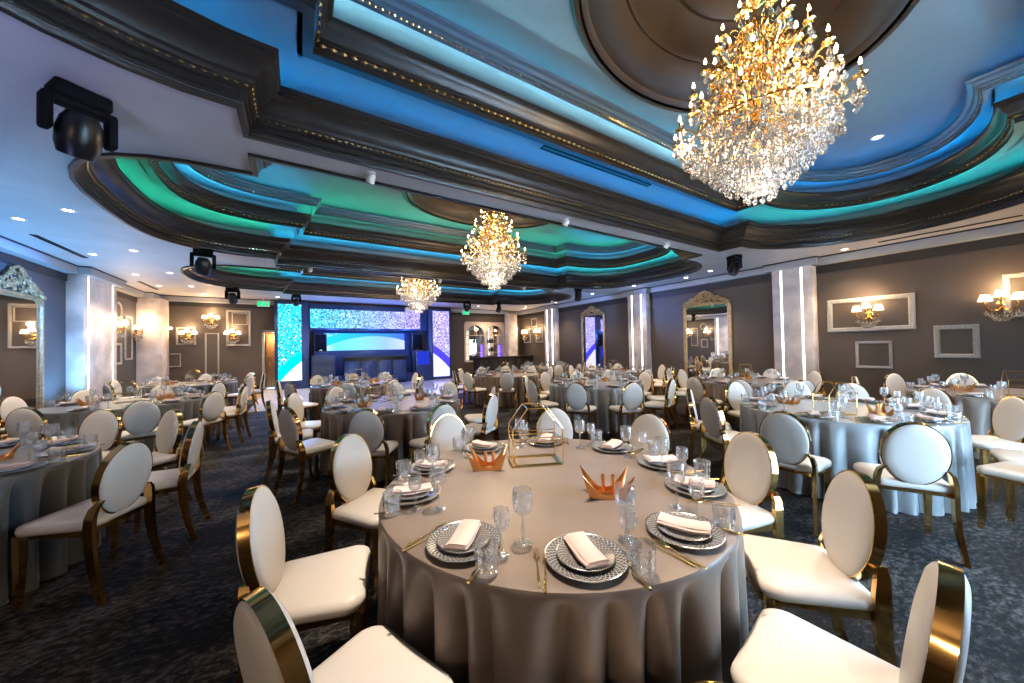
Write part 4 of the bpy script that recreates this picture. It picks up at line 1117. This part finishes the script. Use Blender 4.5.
for x, y, z, rz in SCL:
    d = Vector((-math.sin(rz), math.cos(rz), 0))
    lamp('POINT', 'sconce_light', (x+d.x*.30, y+d.y*.30, z+.34), 13, (1,.66,.34), .06)
for x, y, p in ((-3.9, 6.2, 150), (-3.9, 9.0, 200), (-3.9, 11.4, 160), (10.4, 6.4, 40), (10.4, 11.0, 50)):      # blue floor washers along the left wall; the right-hand pair is added
    lamp('SPOT', 'blue_washer', (x, y, .25), p, (.16,.50,1), .12, (rad(180), rad(-6), 0), spot_size=rad(120), spot_blend=.8)
lamp('SPOT', 'violet_washer', (-2.6, 2.2, .5), 110, (.36,.42,1), .12, (rad(180), 0, 0), spot_size=rad(110), spot_blend=.9)
for x in (1.2, 3.0, 4.6): lamp('POINT', 'stage_wash', (x, 15.6, 2.2), 30, (.06,.20,1), .15)
for x in (1.0, 5.0): lamp('SPOT', 'stage_beam', (x, 14.2, 3.4), 160, (.30,.38,1), .1, (0, 0, 0), spot_size=rad(95), spot_blend=.8)
for x in (-3.2,): lamp('POINT', 'front_fill_light', (x, YF+.3, 2.1), 60, (1,.78,.55), .2)  # added warm fill behind the camera, no wall lamp is built here
lamp('SPOT', 'downlight_beam', (1.2, 1.5, L4-.03), 680, (1,.83,.66), .06, (0, 0, 0), spot_size=rad(44), spot_blend=.85)  # added beam to brighten the front tabletop
for x, y in ((1.2, 6.9), (6.4, 6.9), (1.2, 12.0)): lamp('SPOT', 'downlight_beam', (x, y, L4-.03), 420, (1,.83,.66), .06, (0, 0, 0), spot_size=rad(95), spot_blend=.9)  # added beams that lift the light over the middle and far tables
lamp('SPOT', 'downlight_beam', (8.0, 1.55, L4-.03), 420, (1,.84,.66), .06, (0, rad(18), 0), spot_size=rad(110), spot_blend=.8)
def aim(name, loc, to, power, col, ang):
    v = Vector(to)-Vector(loc)
    o = lamp('SPOT', name, loc, power, col, .08, None, spot_size=rad(ang), spot_blend=.7); o.rotation_euler = v.to_track_quat('-Z', 'Y').to_euler()
aim('moving_head_beam', (-1.6, 8.95, 3.0), (-4.45, 9.9, 2.2), 950, (.07,.30,1), 62)
aim('moving_head_beam', (-1.6, 8.95, 3.0), (-4.2, 12.9, 2.0), 260, (.40,.62,1), 40)
aim('moving_head_beam', (8.5, 9.2, 3.0), (11, 6.6, 2.9), 150, (.22,.36,1), 60)
aim('moving_head_beam', (8.5, 9.2, 3.0), (11, 10.9, 2.9), 150, (.22,.40,1), 60)
aim('moving_head_beam', (.0, 14.6, 3.0), (-.8, 9.6, 0), 520, (.10,.36,1), 44)
aim('moving_head_beam', (6.3, 13.7, 3.0), (4.1, 11.0, 0), 700, (.16,.24,1), 50)
aim('moving_head_beam', (-1.7, 13.8, 3.1), (-.7, 11.6, 0), 700, (.70,.66,1), 60)
lamp('POINT', 'corridor_light', (-.75, YB+.6, 2.1), 22, (1,.66,.36), .1)
lamp('POINT', 'bar_shelf_light', (8.7, YB-.55, 2.6), 14, (1,.72,.48), .1)
w = bpy.data.worlds.new('World'); S.world = w; w.use_nodes = True
bg = w.node_tree.nodes['Background']; bg.inputs[0].default_value = (.55,.75,1,1); bg.inputs[1].default_value = 1.0

cam = bpy.data.cameras.new('camera'); co = bpy.data.objects.new('camera', cam); C.objects.link(co)
cam.sensor_width = 36; cam.lens = 346/1024*36; cam.clip_start = .02; cam.clip_end = 100
yw, pt, rl = rad(31.9), rad(.94), rad(1.1)
Fv = Vector((math.sin(yw)*math.cos(pt), math.cos(yw)*math.cos(pt), math.sin(pt)))
Rv = Vector((math.cos(yw), -math.sin(yw), 0)); Uv = Rv.cross(Fv)
R2 = Rv*math.cos(rl)-Uv*math.sin(rl); U2 = Uv*math.cos(rl)+Rv*math.sin(rl)
M = Matrix((R2, U2, -Fv)).transposed().to_4x4(); M.translation = (0, 0, 1.5)
co.matrix_world = M; S.camera = co
vs_ = S.view_settings; S.display_settings.display_device = 'sRGB'
vs_.view_transform = 'Standard'; vs_.look = 'None'; vs_.gamma = 1; vs_.use_curve_mapping = False; vs_.exposure = 1.12
cy = S.cycles
cy.use_denoising = True; cy.max_bounces = 10; cy.diffuse_bounces = 4; cy.glossy_bounces = 4; cy.transmission_bounces = 8; cy.transparent_max_bounces = 8
cy.sample_clamp_indirect = 6; cy.blur_glossy = 1.0; cy.caustics_reflective = False; cy.caustics_refractive = True
